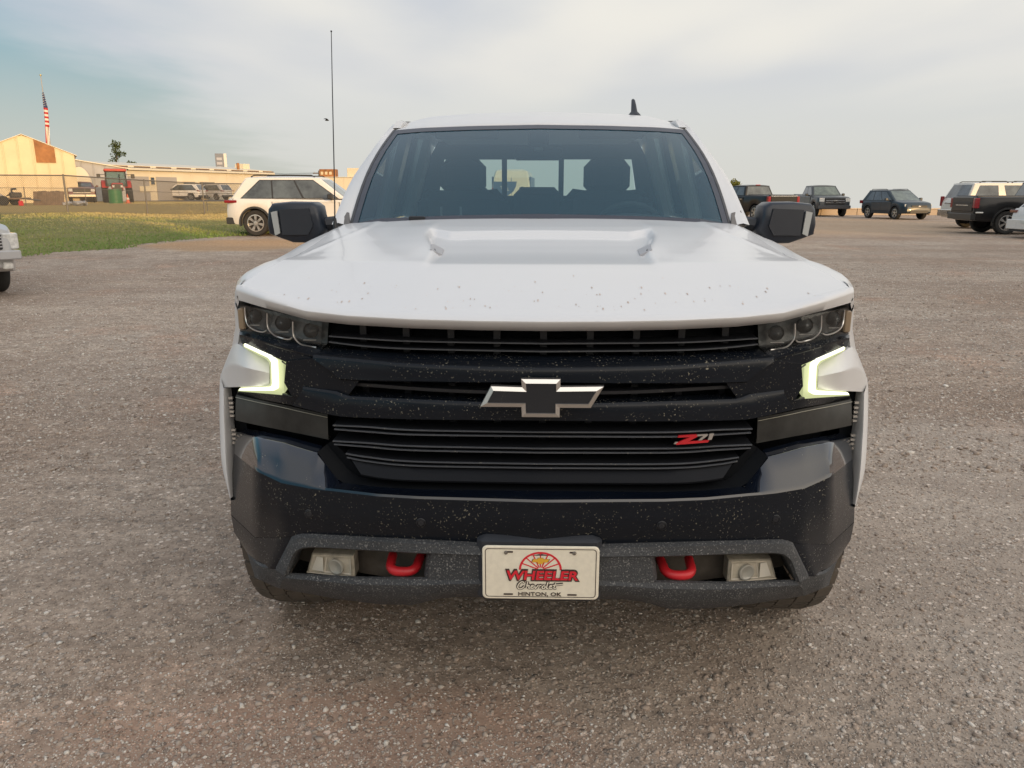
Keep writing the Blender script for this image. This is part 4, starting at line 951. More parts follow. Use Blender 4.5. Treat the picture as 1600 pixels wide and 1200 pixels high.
# black ceramic edge, just inside the pane
def frit():
    b = MB(); T_ = [.0, .1, .25, .4, .55, .7, .85, 1.0]
    q = (0, -.003, .002)
    for side in (0, -1):
        o_ = [off([wsrow(t)[side]], *q)[0] for t in T_]; w2 = .030; i_ = [off([wsrow(t, w2)[side]], *q)[0] for t in T_]; b.loft([o_, i_])
    tr = [[off([wsrow(t, .030)[k]], *q)[0] for k in range(len(WN))] for t in (1.0, .965, .935)]; b.loft(tr)
    lr = [[off([wsrow(t, .030)[k]], *q)[0] for k in range(len(WN))] for t in (-.02, .015)]; b.loft(lr)
    return b
frit().build('black_border', mat('ceramic_black', (.048, .052, .070), .4), ws, 0)
def cowl():
    b = MB(); r = [Vector((x, interp(REARX, abs(x)) - .03, hood_z(x, interp(REARX, abs(x))) - .045)) for x in [i * .09 for i in range(-10, 11)]]
    return b.loft([r, off(r, 0, .14, -.01), off(r, 0, .16, -.2)])
cowl().build('cowl', BLACK2, T, 0)
b = MB(); b.tube([(-.52, 1.505, 1.375), (-.40, 1.51, 1.383), (-.15, 1.50, 1.385)], .006, 6); b.bbox(-.56, -.49, 1.50, 1.52, 1.380, 1.402, .004); b.build('wiper', BLACK2, T, 40)
b = MB(); b.tube([(.10, 1.49, 1.385), (.3, 1.50, 1.382), (.62, 1.54, 1.365)], .006, 6); b.build('wiper', BLACK2, T, 40)
AP = K('ap')
def apillar():
    o_ = resample(AP, 10, True); e = [wsrow(t)[-1] for t in [k / 9 for k in range(10)]]
    o_[0] = Vector((.935, 1.66, 1.36))
    i_ = [p + Vector((.012, .012, .0)) for p in e]
    b = MB(); mid = [p.lerp(q, .55) + Vector((.006, -.010, .010)) for p, q in zip(i_, o_)]
    b.loft([off(i_, -.012, .03, -.02), i_, mid, o_, off(o_, -.02, .09, -.02), off(o_, -.06, .09, -.03)])
    return b
sides(apillar, 'windshield_pillar', WHITE, None, 45)
def apillar_trim():
    e = [wsrow(t)[-1] for t in [k / 9 for k in range(10)]]; b = MB()
    b.loft([off(e, -.003, .006, 0), off(e, .001, -.004, .003), off(e, .014, .006, .003), off(e, .016, .03, 0)]); 
    return b
sides(apillar_trim, 'pillar_trim', mat('trim_grey', (.06, .06, .065), .5), None, 45)
def corner_trim():
    b = MB(); q = [Vector((.845, 1.635, 1.352)), Vector((.915, 1.675, 1.350)), Vector((.914, 1.75, 1.415)), Vector((.866, 1.725, 1.405))]
    return b.loft([off(q, 0, -.01, .006), off(q, 0, .03, -.01)], closed=True, cap=True)
sides(corner_trim, 'corner_trim', mat('warm_grey_plastic', (.16, .15, .145), .6), None, 0)
RX = [i / 16 for i in range(-16, 17)]
def roof():
    b = MB(); rows = []
    yt = [(0, 2.30), (.34, 2.32), (.61, 2.36), (.7625, 2.42)]
    def prof(s, t):   # s across, t 0 front .. 1 rear
        x = s * lerp(.765, .74, t); a = abs(s); y0 = interp(yt, a * .7625); y = lerp(y0, 3.86, t)
        zc = interp([(0, 1.838), (.012, 1.850), (.03, 1.862), (.1, 1.893), (.2, 1.925), (.32, 1.948), (.55, 1.958), (.8, 1.945), (1, 1.905)], t)
        drop = interp([(0, 0), (.5, .006), (.8, .018), (.92, .032), (1, .05)], a) * sst(t, -.05, .15)
        zf = interp([(0, 0), (.45, .004), (.8, .010), (1, .016)], a) * (1 - sst(t, 0, .15))
        return Vector((x, y, zc - drop - zf))
    ts = [0, .012, .03, .06, .1, .15, .2, .26, .32, .4, .5, .6, .7, .8, .9, 1.0]
    r0 = [prof(s, 0) for s in RX]
    rows = [off(r0, 0, .05, -.02), off(r0, 0, .0, -.004)] + [[prof(s, t) for s in RX] for t in ts]
    rows.append(off(rows[-1], 0, .02, -.04)); return b.loft(rows)
roof_o = roof().build('roof', WHITE, T, 60)
def rail():
    p = [(.772, 2.43, 1.808), (.772, 2.5, 1.838), (.764, 2.62, 1.868), (.757, 2.8, 1.886), (.75, 3.2, 1.912), (.745, 3.84, 1.868)]
    b = MB().tube(p, [.008, .014, .014, .014, .013, .013], 6); return b
sides(rail, 'roof_rail', mat('warm_grey_plastic', (.16, .15, .145), .6), None, 60)
b = MB(); rows = []
for z, k in ((0, 1), (.014, 1), (.028, .80), (.044, .46), (.085, .36), (.118, .26), (.126, .08)):
    cy = .02 * (z / .108) ** 1.5 * 4
    rows.append([Vector((.578 + .042 * k * math.cos(t), 3.05 + cy + .075 * k * math.sin(t), 1.930 + z)) for t in [2 * math.pi * j / 14 for j in range(14)]])
b.loft(rows, closed=True, cap=True); b.build('shark_fin_antenna', PLAST, roof_o, 50)
ma = MB().tube([(-.905, 1.605, 1.342), (-.905, 1.605, 1.39)], [.012, .006], 10).build('antenna', BLACK2, T, 50)
MB().tube([(-.905, 1.605, 1.385), (-.899, 1.608, 1.55), (-.889, 1.615, 1.9), (-.881, 1.62, 2.155)], [.0032, .0026, .0022, .0017], 6).build('antenna_mast', BLACK2, ma, 60)
MB().ball((-.881, 1.62, 2.158), .004).build('antenna_tip', BLACK2, ma, 60)

# sides of the cab, doors, rear wall
def sidewall(y0, y1, z0=.52, z1=1.335):
    rows = []
    for z in (z0, z0 + .05, .80, 1.0, 1.12, 1.24, z1):
        x = interp([(z0, .955), (z0 + .05, .985), (.8, .998), (1.0, .990), (1.12, .999), (1.24, .975), (z1, .935)], z); rows.append([Vector((x, y, z)) for y in (y0, lerp(y0, y1, .5), y1)])
    r = rows[-1]; rows.append(off(r, -.06, 0, .006)); f_ = rows[0]; rows.insert(0, off(f_, -.06, 0, 0))
    return MB().loft(rows)
def green(y):   # side glass plane: belt to roof
    return lambda v: Vector((lerp(.915, .775, v), y, lerp(1.345, 1.865, v)))
for (y0, y1, u0, u1) in ((1.755, 2.775, 1.95, 2.72), (2.782, 3.66, 2.80, 3.52)):
    ds = sides(lambda: sidewall(y0 + .003, y1 - .003), 'door', WHITE, None, 40)
    for sgn, d_ in zip((-1, 1), ds):
        yt0 = y0 + (.80 if y0 < 2 else .05)
        q = [Vector((.918, y0 + .08, 1.345)), Vector((.918, y1 - .05, 1.345)), Vector((.785, y1 - .08, 1.850)), Vector((.785, yt0, 1.850))]
        fm = MB().loft([q, off(q, -.006, 0, 0)], closed=True, cap=True); (fm if sgn > 0 else fm.flipx()).build('door_glass', TINT, d_, 0)
        hnd = MB().bbox(.992, 1.018, y1 - .30, y1 - .10, 1.10, 1.135, .008); (hnd if sgn > 0 else hnd.flipx()).build('handle', BLACK, d_, 40)
def pillars():
    b = MB()
    for y0, y1 in ((2.70, 2.83), (3.58, 3.86)):
        q = [Vector((.925, y0, 1.335)), Vector((.925, y1, 1.335)), Vector((.772, y1, 1.872)), Vector((.772, y0, 1.872))]; b.loft([q, off(q, -.05, 0, 0)], closed=True, cap=True)
    q = [Vector((.782, 2.45, 1.835)), Vector((.78, 3.86, 1.85)), Vector((.755, 3.86, 1.885)), Vector((.77, 2.5, 1.875))]; b.loft([q, off(q, -.04, 0, 0)], closed=True, cap=True)
    return b
sides(pillars, 'cab_pillar', WHITE, None, 0)
sides(lambda: MB().bbox(.80, .98, 1.5, 3.9, .40, .53, .02), 'rocker_panel', TEX, None, 40)
# rear wall with its sliding window
b = MB(); Y = 3.80
b.box(-.92, .92, Y, Y + .05, .55, 1.478); b.box(-.70, .70, Y, Y + .05, 1.728, 1.85)
for s in (-1, 1): b.add([Vector((s * .705, Y, 1.478)), Vector((s * .92, Y, 1.478)), Vector((s * .70, Y, 1.85)), Vector((s * .66, Y, 1.728))], [(0, 1, 2, 3)]); 
b.build('cab_rear', INT, T, 0)
rwin = MB().loft([[Vector((-.70, Y + .02, 1.478)), Vector((.70, Y + .02, 1.478))], [Vector((-.66, Y + .02, 1.728)), Vector((.66, Y + .02, 1.728))]]).build('rear_window', REARG, T, 0)
for x in (-.235, .168): MB().box(x - .018, x + .018, Y - .004, Y + .03, 1.47, 1.735).build('window_post', INT2, rwin, 0)
# interior
b = MB(); b.box(-.90, .90, 1.75, 3.8, .50, .62); b.build('cabin_floor', INT, T, 0)
b = MB(); rows = []
for y, z in ((1.50, 1.355), (1.62, 1.368), (1.85, 1.375), (2.02, 1.368), (2.08, 1.33), (2.06, 1.15), (2.0, .8)):
    rows.append([Vector((x, y + .06 * (abs(x) / .85) ** 2, z + (.030 * bump((x - .43) / .22) if 1.8 < y < 2.1 else 0))) for x in [i * .085 for i in range(-10, 11)]])
b.loft(rows); b.build('dashboard', mat('dash_top', (.085, .092, .098), .6), T, 50)
b = MB(); b.box(-.62, .62, 2.50, 3.80, 1.825, 1.840); b.build('headliner', mat('headliner', (.34, .35, .36), .9), T, 0)
def seat(x, front=True):
    y = 2.70 if front else 3.42; h = 1.50 if front else 1.47; w = .27
    st = empty('seat', (0, 0, 0), 0, T)
    MB().bbox(x - w, x + w, y - .48, y + .08, .80, 1.00, .07).build('seat_cushion', INT2, st, 40)
    M_ = Matrix.Translation((x, y, .95)) @ Matrix.Rotation(R(-10), 4, 'X'); MB().bbox(-w, w, -.08, .08, 0, h - .93, .07, M_).build('seat_back', INT2, st, 40)
    hw = .135; hb = MB().bbox(x - hw, x + hw, y + .06, y + .16, h - .01, h + (.19 if front else .07), .05); hb.build('headrest', INT2, st, 40)
    for s in (-.05, .05): MB().tube([(x + s, y + .10, h - .1), (x + s, y + .11, h + .05)], .007, 6).build('headrest_post', INT, st, 60)
seat(-.44); seat(.40); seat(-.46, False); seat(.46, False); 
st = empty('seat', (0, 0, 0), 0, T); MB().bbox(-.16, .16, 3.36, 3.52, .9, 1.535, .05).build('seat_back', INT2, st, 40)
# wide passenger seat back and its belts
sw = empty('steering_wheel', (.46, 2.20, 1.275), 0, T); sw.rotation_euler = (R(-62), 0, 0)
b = MB(); ring = [(.19 * math.cos(t), .19 * math.sin(t), 0) for t in [2 * math.pi * k / 32 for k in range(33)]]; b.tube(ring, .016, 8, cap=False); b.build('wheel_rim', INT, sw, 60)
b = MB().bbox(-.08, .08, -.06, .05, -.03, .02, .02); b.box(-.18, -.07, -.02, .015, -.01, .008); b.box(.07, .18, -.02, .015, -.01, .008); b.build('wheel_hub', INT, sw, 40)
rm = MB().bbox(-.058, .052, 2.33, 2.42, 1.735, 1.815, .015).build('mirror_mount', DEEP, T, 40)
MB().bbox(-.135, .13, 2.44, 2.475, 1.668, 1.738, .018).build('interior_mirror', mat('mirror_back', (.095, .10, .105), .5), rm, 40)
MB().bbox(-.025, .022, 2.34, 2.40, 1.712, 1.730, .004).build('mirror_lamp', mat('mirror_lamp', (.30, .32, .33), .4), rm, 0)
for s in (-1, 1): MB().bbox(s * .38 - .17, s * .38 + .17, 2.40, 2.43, 1.775, 1.838, .008).build('sun_visor', INT, T, 40)
for x in (-.50, -.40): MB().box(x - .006, x + .006, 2.19, 2.192, 1.37, 1.43).build('seat_belt', mat('belt_grey', (.18, .19, .2), .7), T, 0)

# door mirrors -------------------------------------------------------
def mirror():
    F_ = [(1.258, 1.425), (1.236, 1.452), (1.15, 1.460), (1.035, 1.458), (1.010, 1.44), (1.004, 1.40), (.985, 1.33), (1.04, 1.272), (1.145, 1.272), (1.20, 1.290), (1.262, 1.312), (1.268, 1.36)]
    cx = sum(p[0] for p in F_) / 12; cz = sum(p[1] for p in F_) / 12; b = MB(); rows = []
    for y, k in ((1.86, .97), (1.82, 1.0), (1.765, 1.0), (1.735, .975), (1.722, .93), (1.716, .85)):
        rows.append([Vector((cx + (x - cx) * k, y + .035 * ((x - 1.0) / .26), cz + (z - cz) * k)) for x, z in F_])
    b.loft(rows, closed=True, cap=True); return b
mr = sides(mirror, 'door_mirror', mat('mirror_shell', (.012, .018, .030), .32, coat=.1, dust=((.08, .085, .10), .12)), None, 65)
for sgn, h_ in zip((-1, 1), mr):
    b = MB(); q = [Vector((1.235, 1.742, 1.412)), Vector((1.205, 1.737, 1.418)), Vector((1.196, 1.736, 1.318)), Vector((1.222, 1.740, 1.306))]; b.loft([off(q, 0, .01, 0), off(q, 0, -.004, 0)], closed=True, cap=True)
    (b if sgn > 0 else b.flipx()).build('mirror_lamp', mat('pale_lens', (.46, .47, .46), .25), h_, 0)
    b = MB(); q = [Vector((1.192, 1.7335, 1.424)), Vector((1.05, 1.713, 1.430)), Vector((1.035, 1.711, 1.352)), Vector((1.06, 1.716, 1.312)), Vector((1.185, 1.7325, 1.31))]; b.loft([off(q, 0, .01, 0), off(q, 0, -.006, 0)], closed=True, cap=True)
    (b if sgn > 0 else b.flipx()).build('mirror_panel', PLAST, h_, 0)
    b = MB().tube([(.94, 1.82, 1.36), (1.03, 1.80, 1.35)], .035, 8); (b if sgn > 0 else b.flipx()).build('mirror_arm', PLAST, h_, 40)

# bed, tail, underbody ----------------------------------------------
b = MB().bbox(-.98, -.90, 3.90, 5.86, .62, 1.34, .03); b.bbox(.90, .98, 3.90, 5.86, .62, 1.34, .03); b.box(-.9, .9, 3.9, 5.8, .78, .84); b.box(-.9, .9, 3.9, 3.95, .84, 1.32)
b.build('bed', WHITE, T, 40)
tg = MB().bbox(-.88, .88, 5.80, 5.86, .80, 1.34, .02).build('tailgate', WHITE, T, 40); MB().bbox(-.1, .1, 5.855, 5.875, 1.18, 1.25, .01).build('handle', BLACK, tg, 40)
for s in (-1, 1): MB().bbox(s * .93 - .05, s * .93 + .05, 5.84, 5.88, .90, 1.28, .012).build('taillight', REDLENS, T, 40)
MB().bbox(-.97, .97, 5.84, 5.98, .52, .70, .03).build('rear_bumper', BLACK2, T, 40)
b = MB().box(-.45, .45, .25, 5.8, .42, .60); b.box(-.80, .80, .45, .60, .50, .72); b.tube([(-.82, .885, .42), (.82, .885, .42)], .05, 8); b.tube([(-.82, 4.66, .42), (.82, 4.66, .42)], .06, 8); b.build('underbody', mat('underbody', (.02, .02, .02), .9), T, 0)

# wheels -------------------------------------------------------------
def make_wheel(x, y, sgn):
    w = empty('wheel', (x, y, .423), 0, T); w.rotation_euler = (0, 0, R(90 if sgn < 0 else -90))
    hw = .146
    prof = [(.24, -hw * .80), (.27, -hw * .95), (.33, -hw * 1.02), (.38, -hw * .98), (.402, -hw * .86), (.408, -hw * .5), (.409, 0), (.408, hw * .5), (.402, hw * .86), (.38, hw * .98), (.33, hw * 1.02), (.27, hw * .95), (.24, hw * .80)]
    MB().lathe(prof, 56).build('tyre', RUBBER, w, 50)
    b = MB(); nt_ = 34
    for k in range(nt_):
        for j, (a0, y0, y1, sk) in enumerate(((0, -.136, -.086, .25), (.5, -.082, -.030, -.35), (0, -.026, .026, .4), (.5, .030, .082, .35), (0, .086, .136, -.25))):
            t0 = 2 * math.pi * (k + a0) / nt_; dt = 2 * math.pi / nt_ * .40
            v = []
            for r_ in (.400, .421):
                for (q, yy) in ((-1, y0), (1, y0), (1, y1), (-1, y1)):
                    rr = r_ - (.012 if abs(yy) > .12 else 0); t = t0 + q * dt + sk * (yy - (y0 + y1) / 2) / .05 * .05
                    v.append((rr * math.cos(t), yy, rr * math.sin(t)))
            b.add(v, [(3, 2, 1, 0), (4, 5, 6, 7), (0, 1, 5, 4), (1, 2, 6, 5), (2, 3, 7, 6), (3, 0, 4, 7)])
    b.build('tread', RUBBER, w, 0, weld=False)
    b = MB().lathe([(.24, hw * .3), (.245, hw * .9), (.225, hw * .88), (.21, hw * .5), (.20, -hw * .2)], 40)
    for k in range(6):
        M_ = Matrix.Rotation(2 * math.pi * k / 6, 4, 'Y'); b.bbox(-.028, .028, hw * .45, hw * .75, .03, .222, .008, M_)
    b.lathe([(.055, hw * .4), (.055, hw * .8), (.001, hw * .82)], 20); b.build('rim', mat('dark_alloy', (.06, .06, .065), .35, metal=.6), w, 40)
for (x, y, s) in ((-.842, .85, -1), (.842, .85, 1), (-.868, 4.66, -1), (.868, 4.66, 1)): make_wheel(x, y, s)
def liner():
    b = MB(); ts = [R(-8 + 196 * k / 16) for k in range(17)]
    b.loft([[Vector((x, .95 + .50 * math.cos(t), .43 + .50 * math.sin(t))) for t in ts] for x in (.70, .985)]); b.loft([[Vector((.70, .95 + r * math.cos(t), .43 + r * math.sin(t))) for t in ts] for r in (.01, .50)]); return b
sides(liner, 'wheel_liner', DEEP, None, 60)

# ------------------------------------------------------------------ parked vehicles
CGLASS = mat('car_glass', (.055, .068, .076), .04, spec=.6, coat=.6, var=.75, vscale=1.8)
CREDL = mat('car_taillight', (.22, .010, .014), .15, coat=.5)
CCLAD = mat('car_cladding', (.030, .031, .033), .6)
CTYRE = mat('car_tyre', (.024, .023, .022), .85, var=.3, vscale=8)
CALLOY = mat('car_alloy', (.55, .54, .52), .3, metal=.8)
CHEAD = mat('car_headlight', (.62, .62, .60), .12, coat=.8, var=.3, vscale=14)
CDARK = mat('car_grille', (.02, .02, .022), .5)
CHR = mat('car_chrome', (.75, .74, .72), .15, metal=1.0)
PLATEW = mat('car_plate', (.62, .62, .58), .5)
def add_wheel(parent, x, y, r, w, sgn, alloy=CALLOY, spokes=5, dark=False):
    hub = empty('wheel', (x, y, r), 0, parent); hub.rotation_euler = (0, 0, 0 if sgn > 0 else R(180))
    h = w / 2
    MB().lathe([(r * .62, -h * .8), (r * .70, -h), (r * .93, -h * .98), (r, -h * .7), (r, h * .7), (r * .93, h * .98), (r * .70, h), (r * .62, h * .8)], 32).build('tyre', CTYRE, hub, 50)
    MB().lathe([(r * .63, -h * .5), (r * .63, h * .2), (.001, h * .15)], 24).build('wheel_well', CDARK, hub, 0)
    b = MB().lathe([(r * .62, h * .4), (r * .66, h * .9), (r * .60, h * .92), (r * .57, h * .4)], 32)
    for k in range(spokes):
        for q in (-.10, .10):
            M_ = Matrix.Rotation(2 * math.pi * k / spokes + q, 4, 'Y'); b.box(-r * .042, r * .042, h * .45, h * .8, r * .1, r * .6, M_)
    b.lathe([(r * .16, h * .4), (r * .16, h * .85), (.001, h * .88)], 12); b.build('rim', alloy, hub, 40)

def vehicle(name, label, cat, loc, heading, S, group=None, zrot=0.0):
    """S: shape table. Local axes: +x forward, y to the left, z up; heading in degrees anticlockwise from world +x"""
    t = thing(name, label, cat, loc, R(heading), group)
    Lh = S['L'] / 2; W = S['W'] / 2; low = S.get('low', .28); r = S['r']; RA = r * S.get('arch', 1.16); paint = S['paint']
    wx = S['wheels']; prof = S['top']; cut = 0.0
    xs = set(np.linspace(-Lh + .1, Lh - .1, 26).tolist()) | {-Lh, -Lh + .03, -Lh + .10, Lh - .10, Lh - .03, Lh}
    for w in wx:
        for k in range(-8, 9): xs.add(w + RA * math.sin(k / 8 * math.pi / 2))
        xs.add(w - RA - .002); xs.add(w + RA + .002)
    rows = []
    for x in sorted(xs):
        e = max(0, abs(x) - (Lh - S.get('round', .42))) / S.get('round', .42)
        w = W * (1 - S.get('taper', .13) * e ** 2.2); zt = interp(prof, x); zl = low + .05 * e
        end = min(1, (Lh - abs(x)) / .10); shrink = (1 - end) ** 2
        zt -= .10 * shrink; zl += .06 * shrink
        for a in wx:
            if abs(x - a) <= RA: zl = max(zl, r + math.sqrt(max(0, RA * RA - (x - a) ** 2)))
        zl = min(zl, zt - .12); cr = S.get('crown', .03)
        half = [(0, zt + cr), (.55 * w, zt + cr * .7), (.86 * w, zt + .002), (.955 * w, zt - .022), (.985 * w, zt - .075), (w, lerp(zt, zl, .45)), (w * 1.002, lerp(zt, zl, .62)), (w * .985, zl + .03), (w * .965, zl), (w * .72, zl + .002), (0, zl + .002)]
        rows.append([Vector((x, y, z)) for y, z in half] + [Vector((x, -y, z)) for y, z in reversed(half[1:-1])])
    MB().loft(rows, closed=True, cap=True).build('body', paint, t, 38)
    MB().box(-Lh + .3, Lh - .3, -W * .70, W * .70, low + .02, low + .34).build('underbody', CDARK, t, 0)
    for a in wx:
        for s in (-1, 1): add_wheel(t, a, s * (W - S.get('tw', .24) / 2 - .012), r, S.get('tw', .24), s, S.get('alloy', CALLOY), S.get('spokes', 5))
    if S.get('clad'):   # dark arch lips and sill strips
        for s in (-1, 1):
            for a in wx:
                b = MB(); ts = [R(-12 + 204 * k / 18) for k in range(19)]; q = W + .012
                b.loft([[Vector((a + RA * k * math.cos(u_), s * yy, r + RA * k * math.sin(u_))) for u_ in ts] for k, yy in ((.985, W * .9), (.985, q), (1.10, q), (1.13, W - .02))])
                b.build('arch_trim', S['clad'], t, 40)
            MB().bbox(wx[0] + RA, wx[1] - RA, s * W * 1.0 - .03, s * W * 1.0 + .012, low - .01, low + .13, .01).build('sill_trim', S['clad'], t, 0)
    G = S['green']; bx0, bx1, rx0, rx1, zb, zr = G['bx0'], G['bx1'], G['rx0'], G['rx1'], G['zb'], G['zr']; wb_, wr = G.get('wb', W * .93), G.get('wr', W * .74)
    zb0 = zb - .06
    def side(s, u_, v): return Vector((lerp(lerp(bx0, bx1, u_), lerp(rx0, rx1, u_), v), s * lerp(wb_, wr, v), lerp(zb, zr, v)))
    def front(u_, v): return Vector((lerp(bx1, rx1, v), lerp(-1, 1, u_) * lerp(wb_, wr, v) , lerp(zb, zr, v)))
    def rear(u_, v): return Vector((lerp(bx0, rx0, v), lerp(-1, 1, u_) * lerp(wb_, wr, v), lerp(zb, zr, v)))
    b = MB(); ring = lambda v: [side(-1, 0, v), side(-1, 1, v), front(.5, v) + Vector((.05 * (1 - v * .6), 0, 0)), side(1, 1, v), side(1, 0, v), rear(.5, v) - Vector((.03, 0, 0))]
    base = [Vector((p.x, p.y, zb0)) for p in ring(0)]
    b.loft([base, ring(0), ring(.94)], closed=True)
    rt = []
    for k in range(9):
        f = k / 8; x = lerp(rx0, rx1, f); c = math.sin(math.pi * min(1, max(0, f * .9 + .05))) * .5 + .5
        rt.append([Vector((x, s * wr, zr + (.055 * (1 - (abs(s)) ** 2.6)) * c - (.0 if 0 < k < 8 else .012))) for s in (-1, -.93, -.75, -.4, 0, .4, .75, .93, 1)])
    top = ring(.94)
    b.build('cabin', paint, t, 40, .045)
    rb = MB().loft(rt); e = [p[0] for p in rt]; e2 = [p[-1] for p in rt]
    rb.loft([e, [Vector((lerp(p.x, lerp(bx0, bx1, i / 8), .06), -lerp(wr, wb_, .06), lerp(zr, zb, .06))) for i, p in enumerate(e)]]); rb.loft([e2, [Vector((lerp(p.x, lerp(bx0, bx1, i / 8), .06), lerp(wr, wb_, .06), lerp(zr, zb, .06))) for i, p in enumerate(e2)]])
    rb.loft([rt[0], [Vector((rt[0][4].x - .02, p.y, zr - .05)) for p in rt[0]]]); rb.loft([rt[-1], [Vector((rt[-1][4].x + .03, p.y, zr - .05)) for p in rt[-1]]])
    rb.build('roof', S.get('roof_paint', paint), t, 40)
    def pane(nm, corners, nrm, m_=CGLASS, parent=t):
        n_ = Vector(nrm).normalized() * .006; a = [p + n_ for p in corners]
        return MB().loft([[p - n_ * 2 for p in corners], a], closed=True, cap=True).build(nm, m_, parent, 0)
    for s in (-1, 1):
        if S.get('skip_far') == s: continue
        nrm = (side(s, 1, 0) - side(s, 0, 0)).cross(side(s, 0, 1) - side(s, 0, 0)) * (-s)
        sgl = S['side_glass']; nn = Vector(nrm).normalized() * -.0035
        cc = [side(s, sgl[0][0] - .012, .03) , side(s, sgl[-1][1] + .015, .03), side(s, sgl[-1][2] + .010, .90), side(s, sgl[0][3] - .012, .90)]
        if not S.get('plain_pillars'): pane('window_band', [p + nn for p in cc], nrm, CDARK)
        for (u0, u1, u2, u3) in sgl:   # lower rear, lower front, upper front, upper rear
            pane('side_window', [side(s, u0, .06), side(s, u1, .06), side(s, u2, .86), side(s, u3, .86)], nrm)
    v0, v1 = .05, .90
    fx = .055
    for nm, fn, d_, gx_ in (('windscreen', front, 1, .06), ('rear_window', rear, -1, .035)):
        cs = []
        for (q0, q1) in ((0, .5), (.5, 1)):
            c = [fn(q0 if q0 else .06, v0), fn(q1 if q1 < 1 else .94, v0), fn(q1 if q1 < 1 else .93, v1), fn(q0 if q0 else .07, v1)]
            for p, qq in zip(c, (q0, q1, q1, q0)):
                if qq == .5: p.x += d_ * (gx_ * .9)
            cs.append(c)
        n_ = Vector((d_, 0, abs((rx1 - bx1) if d_ > 0 else (rx0 - bx0)) / (zr - zb))).normalized() * .010
        b = MB()
        for c in cs: b.loft([[p - n_ for p in c], [p + n_ for p in c]], closed=True, cap=True)
        b.build(nm, S.get('front_glass', CGLASS) if d_ > 0 else CGLASS, t, 0)
    # doors: panels a few mm proud, with handles
    for s in (-1, 1):
        for (d0, d1) in S.get('doors', ()):
            zt = interp(prof, (d0 + d1) / 2)
            dd = MB().bbox(d0, d1, s * W - .012, s * W + .006, low + .16, zt - .10, .012).build('door', paint, t, 0)
            for xg in (d0, d1): MB().box(xg - .009, xg + .009, s * W - .012, s * W + .0075, low + .18, zt - .09).build('door_gap', CDARK, dd, 0)
            MB().bbox(d0 + .10, d0 + .30, s * W + .006, s * W + .035, zt - .20, zt - .165, .008).build('handle', S.get('handle', paint), dd, 0)
        if 'mirror' in S:
            mx, mz = S['mirror']; mm = MB().bbox(mx - .06, mx + .10, s * (W + .16) - .11, s * (W + .16) + .07, mz, mz + .17, .03).build('door_mirror', S.get('mirror_paint', CCLAD), t, 40)
            MB().bbox(mx - .03, mx + .05, s * (W + .02) - .06, s * (W + .02) + .06, mz - .02, mz + .06, .01).build('mirror_arm', CCLAD, mm, 0)
    # lamps and trim: (name, material, x0,x1, y0,y1, z0,z1, mirrored)
    for (nm, m_, x0, x1, y0, y1, z0, z1, both) in S.get('trim', ()):
        for s in ((-1, 1) if both else (1,)):
            ya, yb = sorted((y0 * s, y1 * s)); MB().bbox(x0, x1, ya, yb, z0, z1, min(.015, (x1 - x0) * .3, (z1 - z0) * .3)).build(nm, m_, t, 0)
    for (rx_a, rx_b, h) in S.get('rails', ()):
        for s in (-1, 1):
            z = zr + .02; MB().tube([(rx_a, s * wr * .96, z), (rx_a + .10, s * wr * .96, z + h), (rx_b - .10, s * wr * .96, z + h), (rx_b, s * wr * .96, z)], .02, 6).build('roof_rail', S.get('rail_paint', CCLAD), t, 40)
    return t
def paint(nm, c, r=.22, **k): return mat(nm, c, r, coat=.6, **k)
P_WHITE = paint('car_white', (.70, .69, .67), .25, dust=((.45, .40, .33), .15)); P_SILV = paint('car_silver', (.40, .40, .40), .25, dust=((.4, .36, .3), .15))
P_NAVY = mat('car_slate', (.026, .040, .055), .3, coat=.15, spec=.4); P_BLK = mat('car_black', (.009, .0095, .011), .3, coat=.12, spec=.35); P_GREY = mat('car_grey', (.040, .047, .055), .3, coat=.15, spec=.4); P_MAROON = paint('car_maroon', (.12, .015, .015), .4)
WARMGLASS = mat('car_windscreen', (.10, .13, .12), .05, spec=.6, coat=.6, var=.4, vscale=3)

def suv_spec(**k):
    S = dict(L=4.92, W=1.97, low=.34, r=.39, wheels=(-1.52, 1.45), paint=P_WHITE, tw=.26, arch=1.15, clad=CCLAD,
        top=[(-2.46, .98), (-2.40, 1.12), (-2.2, 1.14), (1.0, 1.10), (1.35, 1.10), (2.2, 1.00), (2.40, .93), (2.46, .86)],
        green=dict(bx0=-2.32, bx1=1.22, rx0=-1.86, rx1=.38, zb=1.10, zr=1.74, wb=.91, wr=.72),
        side_glass=[(.095, .36, .345, .21), (.375, .625, .63, .365), (.645, .93, .88, .65)], doors=((-1.02, -.02), (0.0, 1.02)), mirror=(.78, 1.10), rails=((-1.7, .25, .05),), front_glass=WARMGLASS,
        trim=[('taillight', CREDL, -2.49, -2.10, .76, .975, .99, 1.075, True), ('headlight', CHEAD, 2.22, 2.44, .66, .93, .80, .90, True), ('grille', CDARK, 2.40, 2.47, -.60, .60, .74, .90, False), ('rear_bumper', CCLAD, -2.48, -2.20, -.94, .94, .36, .56, False),
              ('front_bumper', CCLAD, 2.25, 2.48, -.90, .90, .38, .55, False), ('number_plate', PLATEW, -2.50, -2.475, -.16, .16, .70, .84, False), ('side_trim', CCLAD, -2.25, 1.15, .915, .925, 1.085, 1.115, True)])
    S.update(k); return S
vehicle('parked_suv', 'white estate-style SUV with black arches parked side-on on the edge of the grass', 'SUV', (-6.28, 25.0, gh(-9, 25) - .01), 0, suv_spec(spokes=7, wheels=(-1.58, 1.45)), 'parked vehicles')

